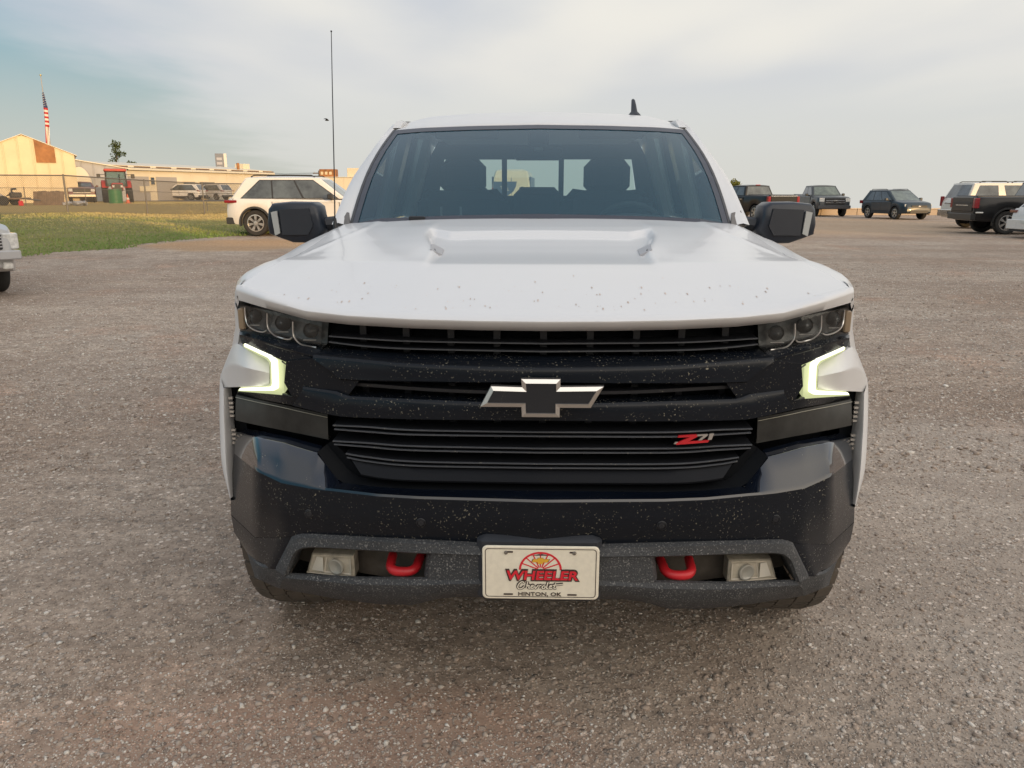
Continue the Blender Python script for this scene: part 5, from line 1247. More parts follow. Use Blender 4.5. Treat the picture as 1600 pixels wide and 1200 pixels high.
# silver SUV whose front corner comes in at the edge
S = dict(L=4.8, W=1.86, low=.34, r=.37, wheels=(-1.45, 1.38), paint=P_SILV, tw=.245,
    top=[(-2.4, .95), (-2.3, 1.02), (1.1, 1.10), (1.5, 1.09), (2.1, 1.03), (2.32, .98), (2.4, .86)], taper=.18, round=.6,
    green=dict(bx0=-2.25, bx1=1.25, rx0=-1.9, rx1=.45, zb=1.05, zr=1.75), side_glass=[(.1, .35, .34, .14), (.37, .63, .63, .36), (.65, .92, .88, .65)], doors=((-1.0, 0), (.02, 1.0)), mirror=(.8, 1.06),
    trim=[('grille', CDARK, 2.34, 2.425, -.66, .66, .70, .93, False), ('headlight', CHEAD, 2.08, 2.36, .68, .89, .70, .93, True), ('bumper_bar', mat('bumper_silver', (.42, .42, .43), .3, coat=.4), 2.18, 2.50, -.86, .86, .56, .69, False), ('lower_intake', CDARK, 2.36, 2.46, -.52, .52, .40, .53, False), ('fog_light', CHEAD, 2.30, 2.43, .62, .76, .42, .52, True), ('side_marker', AMBER, 2.02, 2.12, .84, .90, .76, .86, True)]
    + [('grille_bar', CHR, 2.40, 2.445, -.66, .66, .735 + .045 * k, .752 + .045 * k, False) for k in range(5)] + [('intake_bar', CHR, 2.44, 2.475, -.50, .50, .455, .470, False)])
vehicle('parked_suv', 'silver SUV at the edge of the view, showing only its slatted grille and front corner', 'SUV', (-9.59, 12.23, 0), -40, S, 'parked vehicles')

# slate blue compact SUV across the lot
S = dict(L=4.45, W=1.84, low=.32, r=.36, wheels=(-1.32, 1.34), paint=P_NAVY, tw=.23, clad=CCLAD,
    top=[(-2.22, .92), (-2.15, 1.03), (.9, 1.06), (1.25, 1.05), (1.95, .95), (2.16, .86), (2.22, .76)], taper=.2, round=.55,
    green=dict(bx0=-2.05, bx1=1.18, rx0=-1.62, rx1=.22, zb=1.03, zr=1.63), side_glass=[(.12, .34, .33, .17), (.36, .62, .62, .36), (.64, .92, .87, .64)], doors=((-.95, 0), (.02, .98)), mirror=(.72, 1.04), mirror_paint=P_NAVY, rails=((-1.45, .1, .04),), front_glass=WARMGLASS,
    trim=[('headlight', CHEAD, 1.88, 2.13, .52, .82, .72, .86, True), ('grille', CDARK, 2.12, 2.235, -.48, .48, .68, .80, False), ('front_bumper', CDARK, 2.12, 2.24, -.55, .55, .36, .52, False), ('fog_light', CHEAD, 2.08, 2.20, .58, .72, .46, .54, True), ('taillight', CREDL, -2.22, -1.98, .76, .915, .86, 1.05, True), ('emblem', CHR, 2.232, 2.245, -.07, .07, .72, .78, False)])
vehicle('parked_suv', 'dark slate compact SUV with silver wheels and roof rails, alone across the lot', 'SUV', (22.6, 46.5, 0), -82, S, 'parked vehicles')

def bed_pickup(nm, label, loc, hd, body, H=1.93, extra=(), clad=None, alloy=CALLOY, rearglass=True, **kw):
    S = dict(L=5.85, W=2.04, low=.46, r=.42, wheels=(-1.75, 1.93), paint=body, tw=.28, arch=1.18, taper=.09, round=.35, crown=.02, clad=clad, alloy=alloy, spokes=6,
        top=[(-2.92, 1.28), (-2.86, 1.35), (-.75, 1.36), (-.70, 1.33), (1.25, 1.30), (1.5, 1.32), (2.6, 1.24), (2.85, 1.19), (2.92, 1.08)],
        green=dict(bx0=-.72, bx1=1.42, rx0=-.52, rx1=.72, zb=1.32, zr=H - .05, wb=.94, wr=.76),
        side_glass=[(.06, .48, .48, .10), (.51, .93, .86, .51)], doors=((-.68, .28), (.30, 1.28)), mirror=(1.05, 1.28), mirror_paint=body, handle=CHR,
        trim=[('bed_floor', CDARK, -2.80, -.80, -.80, .80, 1.340, 1.392, False), ('tailgate', body, -2.955, -2.90, -.82, .82, .82, 1.33, False), ('taillight', CREDL, -2.955, -2.78, .83, 1.00, .94, 1.30, True), ('rear_bumper', extra[0] if extra else CHR, -3.02, -2.85, -.97, .97, .52, .74, False),
              ('headlight', CHEAD, 2.70, 2.93, .66, .96, .92, 1.16, True), ('grille', CDARK, 2.84, 2.965, -.64, .64, .74, 1.15, False), ('front_bumper', extra[1] if len(extra) > 1 else CHR, 2.80, 3.02, -.98, .98, .50, .70, False), ('brake_light', REDLENS, -.56, -.50, -.15, .15, H - .03, H + .005, False)])
    S.update(kw); S['trim'] = S['trim'] + list(kw.get('more', ())); S.pop('more', None); return vehicle(nm, label, 'pickup truck', loc, hd, S, 'parked vehicles')
bed_pickup('parked_pickup', 'black pickup seen from behind with its cab window and bed, beside the round bush', (13.7, 45.2, 0), 108, P_BLK, more=[('tailgate_trim', CHR, -2.962, -2.95, -.84, .84, 1.30, 1.33, False)])
bed_pickup('parked_pickup', 'dark grey lifted pickup facing half towards the viewer, left of the slate SUV', (20.6, 53.0, 0), -92, P_GREY, H=1.98, extra=(CHR, mat('bumper_grey', (.06, .06, .065), .4)),
    more=[('grille_bar', CHR, 2.955, 2.985, -.60, .60, .86, .885, False), ('grille_bar', CHR, 2.955, 2.985, -.60, .60, .98, 1.005, False), ('emblem', CHR, 2.985, 3.0, -.12, .12, .96, 1.03, False)], front_glass=WARMGLASS)
# the row at the right, all backed towards the drive
S = dict(L=5.6, W=2.05, low=.42, r=.41, wheels=(-1.65, 1.50), paint=paint('car_pearl', (.66, .62, .56), .28), tw=.28,
    top=[(-2.8, 1.10), (-2.74, 1.26), (1.4, 1.24), (1.7, 1.24), (2.5, 1.16), (2.8, .98)], taper=.10,
    green=dict(bx0=-2.70, bx1=1.6, rx0=-2.42, rx1=.85, zb=1.24, zr=1.88, wb=.95, wr=.78), plain_pillars=True, side_glass=[(.055, .30, .30, .075), (.375, .58, .58, .375), (.62, .94, .90, .62)], doors=((-.9, .2), (.22, 1.3)), mirror=(1.1, 1.2),
    rails=((-2.2, -1.0, .055), (-.85, .35, .055)),
    trim=[('taillight', CREDL, -2.83, -2.70, .86, .985, .92, 1.34, True), ('rear_bumper', CHR, -2.90, -2.70, -.98, .98, .50, .78, False), ('number_plate', CDARK, -2.905, -2.895, -.17, .17, .60, .72, False), ('headlight', CHEAD, 2.6, 2.8, .6, .95, .85, 1.05, True), ('tailgate_trim', CHR, -2.835, -2.80, -.6, .6, 1.02, 1.08, False)])
vehicle('parked_suv', 'long pale SUV with tall red rear lamps and roof rails, partly behind the black pickup', 'SUV', (21.85, 34.1, 0), 0, S, 'parked vehicles')
bk = bed_pickup('parked_pickup', 'glossy black pickup with a bright red rear lamp in the row at the right', (19.95, 29.5, 0), -6, P_BLK, clad=mat('arch_black', (.02, .02, .02), .3, coat=.5), extra=(mat('bumper_black', (.02, .02, .02), .35), CHR), more=[('tailgate_step', CHR, -2.965, -2.955, -.5, .5, 1.02, 1.05, False), ('tailgate_panel', CDARK, -2.965, -2.955, -.7, .7, 1.10, 1.16, False), ('side_reflector', CHEAD, -2.9, -2.62, .985, 1.03, .76, .81, True)])
S = suv_spec(L=4.6, W=1.86, r=.35, wheels=(-1.4, 1.35), paint=P_WHITE, clad=None, top=[(-2.3, .80), (-2.25, .98), (.95, 1.0), (1.3, 1.0), (2.1, .9), (2.3, .75)], low=.24,
    green=dict(bx0=-2.08, bx1=1.2, rx0=-1.55, rx1=.3, zb=.99, zr=1.58, wb=.86, wr=.68), doors=((-.95, 0), (.02, .95)), mirror=(.72, 1.0), rails=(),
    trim=[('taillight', mat('smoked_red', (.18, .06, .05), .2, coat=.5), -2.32, -1.85, .60, .925, .84, .93, True), ('rear_bumper', P_WHITE, -2.42, -2.2, -.86, .86, .30, .62, False), ('number_plate', PLATEW, -2.43, -2.42, -.16, .16, .50, .60, False), ('lower_trim', CCLAD, -2.36, -2.0, -.80, .80, .22, .30, False), ('headlight', CHEAD, 2.0, 2.25, .55, .88, .68, .78, True)])
vehicle('parked_car', 'white car with a thin dark rear lamp, cut off beside the black pickup', 'car', (19.45, 26.2, 0), 2, S, 'parked vehicles')
# beyond the fence
S = suv_spec(L=4.6, W=1.86, r=.36, wheels=(-1.32, 1.42), spokes=5)
vehicle('parked_suv', 'small white SUV parked in sun in front of the long cream building', 'SUV', (-37.0, 89, gh(-37, 89)), 176, S, 'vehicles beyond the fence')
S = suv_spec(L=4.5, W=1.84, r=.35, wheels=(-1.32, 1.38), paint=paint('car_pale', (.45, .45, .46)), clad=None)
vehicle('parked_car', 'pale grey car just behind the small white SUV beyond the fence', 'car', (-35.1, 92.5, gh(-35, 92)), 160, S, 'vehicles beyond the fence')
bed_pickup('parked_pickup', 'old dark red pickup between the shed and the tractor', (-36.7, 67.6, gh(-36, 67)), -62, P_MAROON, H=1.75, more=[('grille_bar', CHR, 2.955, 2.99, -.64, .64, .80, .86, False)])

# delivery van seen through the cab windows
V_ = mat('van_white', (.62, .60, .52), .3, coat=.4); VB = mat('van_blue', (.045, .085, .17), .35)
van = thing('delivery_van', 'white van with blue panels seen through the cab of the big pickup', 'van', (-.05, 41.0, 0), R(-4), 'parked vehicles')
b = MB(); rows = []
for z, w, y0 in ((.45, .96, 0), (.6, 1.0, -.02), (1.3, 1.0, 0), (1.9, .97, .03), (2.35, .90, .07), (2.58, .82, .12), (2.66, .66, .22)):
    rows.append([Vector((-w + .06, y0, z)), Vector((w - .06, y0, z)), Vector((w, y0 + .08, z)), Vector((w, 5.2, z)), Vector((w - .3, 5.5, z)), Vector((-w + .3, 5.5, z)), Vector((-w, 5.2, z)), Vector((-w, y0 + .08, z))])
b.loft(rows, closed=True, cap=True); b.build('body', V_, van, 30)
for s in (-1, 1):
    d_ = MB().bbox(s * .46 - .43, s * .46 + .43, -.035, .03, .62, 2.28, .02).build('rear_door', V_, van, 0)
    MB().bbox(s * .93 - .06, s * .93 + .06, -.03, .05, 1.05, 1.75, .02).build('taillight', CREDL, van, 0)
    MB().bbox(s * .985 - .02, s * .985 + .026, .10, 5.0, 1.0, 2.3, .01).build('blue_panel', VB, van, 0)
MB().prism([(-.92, -.038, 2.05), (.30, -.038, 2.05), (.26, -.038, 1.80), (.12, -.038, 1.55), (-.14, -.038, 1.36), (-.5, -.038, 1.30), (-.92, -.038, 1.36)], (0, -.006, 0)).build('blue_graphic', VB, van, 0)
for k in range(3): MB().box(-.55 + .04 * k, -.20 + .05 * k, -.05, -.044, 1.78 - .09 * k, 1.81 - .09 * k).build('graphic_line', mat('van_print', (.6, .6, .58), .5), van, 0)
b = MB(); b.loft([[Vector((.58 + .16 * math.cos(t) * k, -.038 - .01 * (k < 1), 1.72 + .065 * math.sin(t) * k)) for t in [2 * math.pi * j / 20 for j in range(20)]] for k in (1, .85)], closed=True, cap=True); b.build('oval_emblem', VB, van, 0)
put_mesh('lettering', text_mesh('Ford', .19, .075, .3), mat('van_print', (.6, .6, .58), .5), van, (.58, -.050, 1.72))
for s in (-1, 1):
    for y in (.9, 4.5):
        w = empty('wheel', (s * .87, y, .36), 0, van); w.rotation_euler = (0, 0, R(90 if s < 0 else -90)); MB().lathe([(.2, -.11), (.34, -.12), (.36, -.08), (.36, .08), (.34, .12), (.2, .11), (.001, .10)], 24).build('tyre', CTYRE, w, 40)
MB().bbox(-.95, .95, -.14, .05, .42, .60, .03).build('rear_bumper', CCLAD, van, 0)

# ------------------------------------------------------------------ buildings and far things
CREAM = mat('cream_metal_siding', (.62, .515, .34), .5, var=.08, vscale=.7); CREAM2 = mat('pale_siding', (.66, .58, .43), .5, var=.06, vscale=.5); GREYW = mat('grey_siding', (.36, .37, .40), .6, var=.1, vscale=.6)
ROOFM = mat('roof_metal', (.62, .58, .48), .45); RUST = mat('rusty_panel', (.30, .13, .045), .7, var=.35, vscale=1.6); STEEL = mat('fence_steel', (.16, .15, .14), .5, metal=.4); DKW = mat('dark_opening', (.02, .02, .025), .4); DOORG = mat('roll_door_grey', (.33, .31, .29), .6)
def ribs_wall(name, p0, p1, zb, heights, material, parent, pitch=.9, depth=.06):
    """wall from p0 to p1 of pressed metal sheets, each sheet with raised ribs; heights(t) gives the top edge"""
    a, c = Vector((*p0, 0)), Vector((*p1, 0)); d_ = (c - a); Ln = d_.length; d_ /= Ln; nrm = Vector((d_.y, -d_.x, 0)); n_ = max(1, round(Ln / pitch)); out = []
    for k in range(n_):
        s0, s1 = Ln * k / n_, Ln * (k + 1) / n_; rib = .08; xs = [(s0 + .004, 0), (s0 + rib, 0), (s0 + rib + .02, depth), (s0 + rib + .08, depth), (s0 + rib + .10, 0), (s1 - .004, 0)]
        lo_ = [a + d_ * s + nrm * o_ + Vector((0, 0, zb)) for s, o_ in xs]; hi_ = [a + d_ * s + nrm * o_ + Vector((0, 0, heights(s / Ln))) for s, o_ in xs]
        out.append(MB().loft([lo_, hi_]).build(name, material, parent, 0))
    return out
# barn with the rust-coloured panel
bz = gh(-38, 64)
barn = thing('metal_barn', 'cream gabled metal barn with a rusty brown panel under its ridge', 'barn', (-39.0, 64.0, bz), R(30))
gab = lambda hw, e, r_: (lambda t: r_ - (r_ - e) * abs(t * 2 - 1))
ribs_wall('wall_panel', (-3.5, 0), (3.5, 0), 0, gab(3.5, 3.85, 5.35), CREAM, barn, 1.0)
b = MB().loft([[Vector((-3.45, .05, 0)), Vector((-3.45, .05, 3.83)), Vector((0, .05, 5.3)), Vector((3.45, .05, 3.83)), Vector((3.45, .05, 0))], [Vector((-3.45, 14, 0)), Vector((-3.45, 14, 3.83)), Vector((0, 14, 5.3)), Vector((3.45, 14, 3.83)), Vector((3.45, 14, 0))]], closed=True, cap=True); b.build('wall', CREAM, barn, 0)
for s in (-1, 1): MB().loft([[Vector((0, y, 5.38)), Vector((s * 3.7, y, 3.82))] for y in (-.12, 14.1)]).loft([[Vector((0, y, 5.33)), Vector((s * 3.7, y, 3.76))] for y in (-.12, 14.1)]).loft([[Vector((0, -.12, z)), Vector((s * 3.7, -.12, z - 1.56))] for z in (5.33, 5.38)]).build('roof', ROOFM, barn, 0)
MB().prism([(.78, -.05, 4.98), (2.15, -.05, 4.38), (2.15, -.05, 3.2), (.78, -.05, 3.2)], (0, -.04, 0)).build('rusty_panel', RUST, barn, 0)

# long building
lz = gh(-38, 85)
LA, LB = Vector((-41.0, 80.0)), Vector((-31.6, 105.0)); dirv = (LB - LA); LL = dirv.length; ang = math.atan2(dirv.y, dirv.x)
hall = thing('long_building', 'long low cream building with a pale roof behind the tractor and fence', 'building', (LA.x, LA.y, lz), ang)
for k, s in enumerate(np.arange(0, LL - .1, LL / 9)):
    MB().bbox(s + .01, s + LL / 9 - .01, -.06, .1, 0, 3.1, .01).build('wall_panel', CREAM2, hall, 0)
MB().box(0, LL, .1, 9, 0, 3.6).build('wall', CREAM2, hall, 0)
for k in range(9): MB().bbox(LL * k / 9 + .02, LL * (k + 1) / 9 - .02, -.42, .12, 3.12, 3.36 , .03).build('eave_panel', ROOFM, hall, 0)
for k in range(9): MB().bbox(LL * k / 9 + .5, LL * (k + 1) / 9 - .3, -.46, -.40, 3.40, 3.52, .02).build('eave_dash', mat('eave_brown', (.16, .09, .05), .6), hall, 0)  # dark brown dashes along the eave
MB().loft([[Vector((x, -.42, 3.38)), Vector((x, 4.5, 4.05)), Vector((x, 9.2, 3.5))] for x in (-.2, LL + .2)]).loft([[Vector((x, -.42, 3.36)), Vector((x, 4.5, 3.9)), Vector((x, 9.2, 3.4))] for x in (-.2, LL + .2)]).build('roof', ROOFM, hall, 0)
for x0, x1 in ((2.0, 5.6), (6.6, 9.6)): MB().bbox(x0, x1, -.12, -.055, 0, 2.5, .01).build('roll_door', DOORG, hall, 0)
for x0, x1, z0, z1 in ((5.75, 6.4, 1.6, 2.5), (10.5, 12.4, 1.3, 2.1), (13.0, 15.6, 1.3, 2.1)):
    f_ = MB().bbox(x0, x1, -.13, -.05, z0, z1, .01).build('window', CREAM, hall, 0); MB().box(x0 + .08, x1 - .08, -.145, -.125, z0 + .08, z1 - .08).build('pane', CGLASS, f_, 0)
MB().bbox(4.2, 5.6, -.20, -.125, .9, 1.5, .01).build('sign_board', mat('sign_cream', (.66, .58, .42), .5), hall, 0)
MB().bbox(LL - 1.9, LL - .7, 3, 4.4, 3.6, 4.5, .03).build('roof_unit', CREAM2, hall, 0); MB().tube([(LL - 4.2, 2, 3.6), (LL - 4.2, 2, 4.5)], .18, 8).build('roof_vent', RUST, hall, 60)
# shed with shade painted grey into its gable and a white arch before it
gr = thing('shade_grey_shed', 'shed end with its shade painted grey, between the barn and the long building', 'shed', (-41.0, 77.0, lz), R(28))
ribs_wall('wall_panel', (-2.6, 0), (3.4, 0), 0, lambda t: 4.15 - 1.0 * t, GREYW, gr, 1.0)
MB().loft([[Vector((-2.6, y, z)) for z in (0, 4.1)] + [Vector((3.4, y, z)) for z in (3.1, 0)] for y in (.05, 5)], closed=True, cap=True).build('wall', GREYW, gr, 0)
MB().loft([[Vector((-2.8, y, 4.25)), Vector((3.7, y, 3.16))] for y in (-.2, 5)]).loft([[Vector((-2.8, -.2, z)), Vector((3.7, -.2, z - 1.09))] for z in (4.17, 4.25)]).build('roof', ROOFM, gr, 0)
ar = thing('white_hoop_shed', 'white round-topped hoop shed against the barn corner', 'shed', (-37.1, 68.3, gh(-36, 69)), R(28))
ts = [R(180 * k / 16) for k in range(17)]; b = MB().loft([[Vector((1.0 * math.cos(t), y, 3.0 * math.sin(t) ** .8)) for t in ts] for y in (0, 4)]); b.add([Vector((1.0 * math.cos(t), 0, 3.0 * math.sin(t) ** .8)) for t in ts], [tuple(range(17))]); b.build('shell', mat('white_sheet', (.66, .64, .58), .5), ar, 40)
for k in range(3): b = MB().tube([(1.02 * math.cos(t), .1 + 1.8 * k, 3.02 * math.sin(t) ** .8) for t in ts], .03, 6).build('hoop', mat('hoop_steel', (.4, .4, .4), .4, metal=.5), ar, 60)
# low building at the right end and the things on its roof
l2 = thing('low_building', 'low cream block seen between the white SUV and the big pickup', 'building', (-27.5, 112, gh(-27, 112)), R(0))
for k in range(8): MB().bbox(1.25 * k + .01, 1.25 * (k + 1) - .01, -.04, .1, 0, 2.85, .01).build('wall_panel', CREAM2, l2, 0)
MB().box(0, 10, .1, 6, 0, 2.9).build('wall', CREAM2, l2, 0); MB().bbox(-.1, 10.1, -.1, 6.1, 2.9, 3.0, .02).build('roof', ROOFM, l2, 0); MB().bbox(4.2, 6.2, .5, 2, 3.0, 4.2, .03).build('roof_tower', CREAM2, l2, 0)
un = MB().bbox(.3, 2.6, .4, 2, 3.0, 4.05, .03).build('roof_unit', RUST, l2, 0)
for k in range(3): MB().box(.5 + .6 * k, .85 + .6 * k, .36, .41, 3.3, 3.7).build('louver', CREAM, un, 0)
up = thing('utility_pole', 'thin utility pole with a crossbar above the white SUV roof', 'pole', (-28.6, 118, gh(-28, 118))); MB().tube([(0, 0, 0), (0, 0, 4.0)], .11, 8).build('post', mat('pole_wood', (.12, .085, .06), .8), up, 60); MB().bbox(-.9, .9, -.06, .06, 3.55, 3.68, .01).build('crossbar', mat('pole_wood', (.12, .085, .06), .8), up, 0)
for x in (-.7, .7): MB().tube([(x, 0, 3.68), (x, 0, 3.86)], .05, 6).build('insulator', GREYW, up, 60)
for dz in (0, .12): MB().tube([(-9, 0, 3.75 - dz), (-5, 0, 3.55 - dz), (0, 0, 3.7 - dz)], .018, 4).build('wire', DKW, up, 0)
sg = thing('pylon_sign', 'tall narrow two-sided sign standing behind the long building', 'sign', (-40.6, 111, gh(-40, 111)), R(12)); MB().bbox(-.55, .55, -.2, .2, 3.4, 6.1, .03).build('sign_box', mat('sign_grey', (.20, .21, .24), .4), sg, 0); MB().bbox(.56, .95, -.2, .2, 3.4, 6.1, .03).build('sign_edge', mat('sign_white', (.68, .66, .60), .4), sg, 0); MB().box(-.1, .1, -.1, .1, 0, 3.4).build('post', STEEL, sg, 0)
for k in range(3): MB().box(-.35, .35, -.225, -.2, 4.0 + .6 * k, 4.35 + .6 * k).build('sign_panel', mat('sign_pale', (.42, .42, .45), .5), sg, 0)
# flag
fp = thing('flagpole', 'tall thin flagpole rising behind the barn', 'flagpole', (-41.4, 72.0, gh(-41, 72))); MB().tube([(0, 0, 0), (0, 0, 10.75)], [.07, .035], 8).build('pole', mat('pole_grey', (.30, .30, .30), .4), fp, 60); MB().ball((0, 0, 10.85), .09).build('ball_finial', mat('finial', (.6, .5, .25), .3, metal=.8), fp, 60)
fl = thing('flag', 'drooping red, white and blue striped flag hanging from the pole behind the barn', 'flag', (-41.4, 71.9, gh(-41, 72) + 4.95))
def fpt(s, t):   # limp flag: t runs down the hanging cloth, s across its gathered width
    w = interp([(0, .16), (.15, .30), (.3, .46), (.55, .50), (.75, .44), (1, .22)], t)
    return Vector((-.02 - .26 * t ** 1.2 + (s - .12) * w, .10 * math.sin(9 * s + 4 * t) * (.3 + t), 4.45 - 4.7 * t + .35 * (s - .5) * w))
RDF = mat('flag_red', (.42, .03, .035), .8); WHF = mat('flag_white', (.66, .62, .56), .8); BLF = mat('flag_blue', (.03, .045, .12), .8)
for k in range(9):
    t0, t1 = .27 + .038 * k, .27 + .038 * (k + 1)
    MB().loft([[fpt(i / 10, lerp(t0, t1, j) + .05 * (i / 10 - .5)) for i in range(11)] for j in (0, .5, 1)]).build('stripe', RDF if k % 2 == 0 else WHF, fl, 60)
for k, (s0, s1) in enumerate(((0, .28), (.28, .5), (.5, .78), (.78, 1))):
    MB().loft([[fpt(lerp(s0, s1, i / 4), lerp(.612 + .05 * (lerp(s0, s1, i / 4) - .5), 1, j / 8)) for i in range(5)] for j in range(9)]).build('stripe', RDF if k % 2 == 0 else WHF, fl, 60)
cn = MB().loft([[fpt(i / 8, (.27 + .05 * (i / 8 - .5)) * j / 6) for i in range(9)] for j in range(7)]).build('canton', BLF, fl, 60)
b = MB()
for r_ in range(6):
    for c in range(3):
        p = fpt((c + .5) / 3, .24 * (r_ + .7) / 6) + Vector((0, -.02, 0)); pts = [(p.x + (.045 if i % 2 == 0 else .018) * math.sin(i * math.pi / 5), p.y, p.z + (.045 if i % 2 == 0 else .018) * math.cos(i * math.pi / 5)) for i in range(10)]; b.add(pts, [tuple(range(10))])
tag(b.build('star', WHF, cn, 0), kind='stuff')

# trees
BARK = mat('bark', (.075, .055, .040), .9)
def tree(name, label, loc, h, crown, seed, leafm, leaf=.16, gaps=.0, trunk_r=.12):
    t = thing(name, label, 'tree', loc); g = np.random.default_rng(seed)
    b = MB().tube([(0, 0, 0), (.05, 0, h * .5), (0, .05, h * .97)], [trunk_r, trunk_r * .7, trunk_r * .15], 8); vs = []
    for (cx, cy, cz, rx, rz, n_) in crown:
        b.tube([(0.02, 0, max(.3, cz - rz * 1.4)), (cx * .6, cy * .6, cz - rz * .3), (cx, cy, cz)], [trunk_r * .4, trunk_r * .3, .01], 5)
        u_ = g.standard_normal((n_, 3)); u_ /= np.linalg.norm(u_, axis=1)[:, None]; rad = g.random(n_) ** .45
        lob = 1 + .28 * np.sin(u_[:, 0] * 5 + seed) * np.cos(u_[:, 2] * 4 + seed)
        c = u_ * rad[:, None] * lob[:, None] * np.array([rx, rx, rz]) + np.array([cx, cy, cz]); vs.append(c)
    b.build('trunk', BARK, t, 60)
    C_ = np.concatenate(vs); n_ = len(C_); a = g.standard_normal((n_, 3)); a /= np.linalg.norm(a, axis=1)[:, None]; q = np.cross(a, g.standard_normal((n_, 3))); q /= np.linalg.norm(q, axis=1)[:, None]; s = leaf * g.uniform(.6, 1.3, n_)[:, None]
    V = np.stack([C_ - a * s, C_ + q * s * .6, C_ + a * s, C_ - q * s * .6], 1).reshape(-1, 3)
    raw_mesh('crown', V, np.arange(n_ * 4).reshape(n_, 4), leafm, t, tone=np.repeat(np.clip(g.normal(.5, .25, n_), 0, 1), 4)); return t
def leaf_mat(nm, c0, c1):
    h = node_mat(nm); at = N(h.nt, 'ShaderNodeAttribute'); at.attribute_name = 'tone'; h.L(h.mix(at.outputs['Fac'], c0, c1), h.b.inputs['Base Color']); h.b.inputs['Roughness'].default_value = .7; h.b.inputs['Specular IOR Level'].default_value = .2; return h.m
LEAF1 = leaf_mat('leaves_dark', (.035, .055, .018), (.085, .105, .035)); LEAF2 = leaf_mat('leaves_light', (.10, .12, .025), (.20, .20, .045))
tz = gh(-50, 101)
tree('ragged_tree', 'ragged narrow tree showing above the long building roof', (-50.0, 101, tz), 7.2, [(.1, 0, 6.5, .7, .7, 230), (.35, .1, 5.6, .95, .5, 190), (-.2, 0, 4.9, .6, .4, 70), (1.75, .2, 4.35, .8, .35, 150), (-.6, 0, 4.3, .7, .3, 110), (.3, 0, 3.4, 1.2, .7, 260)], 3, LEAF1, .13, trunk_r=.12)
tree('round_bush_tree', 'small round yellow-green tree top beside the black pickup cab', (22.4, 80, gh(22, 80)), 2.9, [(0, 0, 2.75, .72, .62, 900), (.25, 0, 2.4, .7, .5, 500)], 5, LEAF2, .10, trunk_r=.08)

# concrete barrier along the far edge of the lot
wl = thing('concrete_barrier', 'low tan concrete barrier along the far edge of the lot', 'barrier', (9.0, 54.5, 0), R(-2)); CONC = mat('tan_concrete', (.42, .34, .26), .8, var=.12, vscale=1.0)
for k in range(16):
    p = MB().bbox(2.44 * k + .012, 2.44 * (k + 1) - .012, -.10, .12, -.2, .40, .02).build('concrete_block', CONC, wl, 0); MB().bbox(2.44 * k + .004, 2.44 * (k + 1) - .004, -.14, .16, .402, .475, .015).build('coping', mat('pale_coping', (.55, .48, .40), .8), p, 0)

# chain-link fences
def fence(name, label, pts, h, mesh_pitch, post_r=.042, rail_r=.034, wire=.0052):
    t = thing(name, label, 'fence', (pts[0][0], pts[0][1], 0)); o_ = Vector((pts[0][0], pts[0][1], 0)); P = [Vector((x, y, gh(x, y))) - o_ for x, y in pts]
    for p in P: MB().tube([p + Vector((0, 0, -.1)), p + Vector((0, 0, h + .06))], post_r, 8).build('fence_post', STEEL, t, 60)
    for p, q in zip(P, P[1:]): MB().tube([p + Vector((0, 0, h)), q + Vector((0, 0, h))], rail_r, 6).build('fence_rail', STEEL, t, 60)
    if mesh_pitch:
        V, F = [], []
        for p, q in zip(P, P[1:]):
            d_ = q - p; Ln = math.hypot(d_.x, d_.y); ex_ = Vector((d_.x, d_.y, 0)) / Ln; hh_ = h - .04; n_ = int((Ln + hh_) / mesh_pitch)
            for sg_ in (1, -1):
                for k in range(n_):
                    s0 = k * mesh_pitch - (hh_ if sg_ > 0 else 0); a0, z0, a1, z1 = s0, 0.03, s0 + sg_ * hh_, hh_
                    if sg_ < 0: a0, a1 = s0 , s0 - hh_
                    lo_, hi_ = (a0, z0), (a1, z1)
                    def clip(a, zz, b_, z2):
                        t0, t1 = 0., 1.; da = b_ - a
                        for lim, sgn in ((0, 1), (Ln, -1)):
                            if abs(da) < 1e-9: continue
                            tt = (lim - a) / da
                            if da * sgn > 0: t0 = max(t0, tt)
                            else: t1 = min(t1, tt)
                        return t0, t1
                    t0, t1 = clip(a0, z0, a1, z1)
                    if t1 - t0 < .02: continue
                    for tt in (t0, t1):
                        aa = lerp(a0, a1, tt); zz = lerp(z0, z1, tt); c = p + ex_ * aa + Vector((0, 0, zz + d_.z * aa / Ln)); off_ = len(V)
                        nrm = Vector((-ex_.y, ex_.x, 0)); w_v = (ex_ * (-sg_) + Vector((0, 0, 1))).normalized() * wire
                        V += [c + w_v, c - w_v * .5 + nrm * wire, c - w_v * .5 - nrm * wire]
                    o2 = len(V) - 6; F += [(o2, o2 + 1, o2 + 4, o2 + 3), (o2 + 1, o2 + 2, o2 + 5, o2 + 4), (o2 + 2, o2, o2 + 3, o2 + 5)]
        tag(raw_mesh('chain_link', np.array([tuple(v) for v in V]), np.array(F), STEEL, t), kind='stuff')
    return t
fence('chain_link_fence', 'taller chain-link fence with a top rail running from the left edge to the white SUV', [(-25.3, 35.2), (-22.4, 39.7), (-20.2, 43.6), (-18.6, 47.6), (-17.0, 51.6)], 1.82, .085)
fence('wire_fence', 'lower thin fence running across behind the taller chain-link one', [(-37.6 + 4.15 * k, 54.3) for k in range(6)], 1.2, .12, .026, .02, .0024)

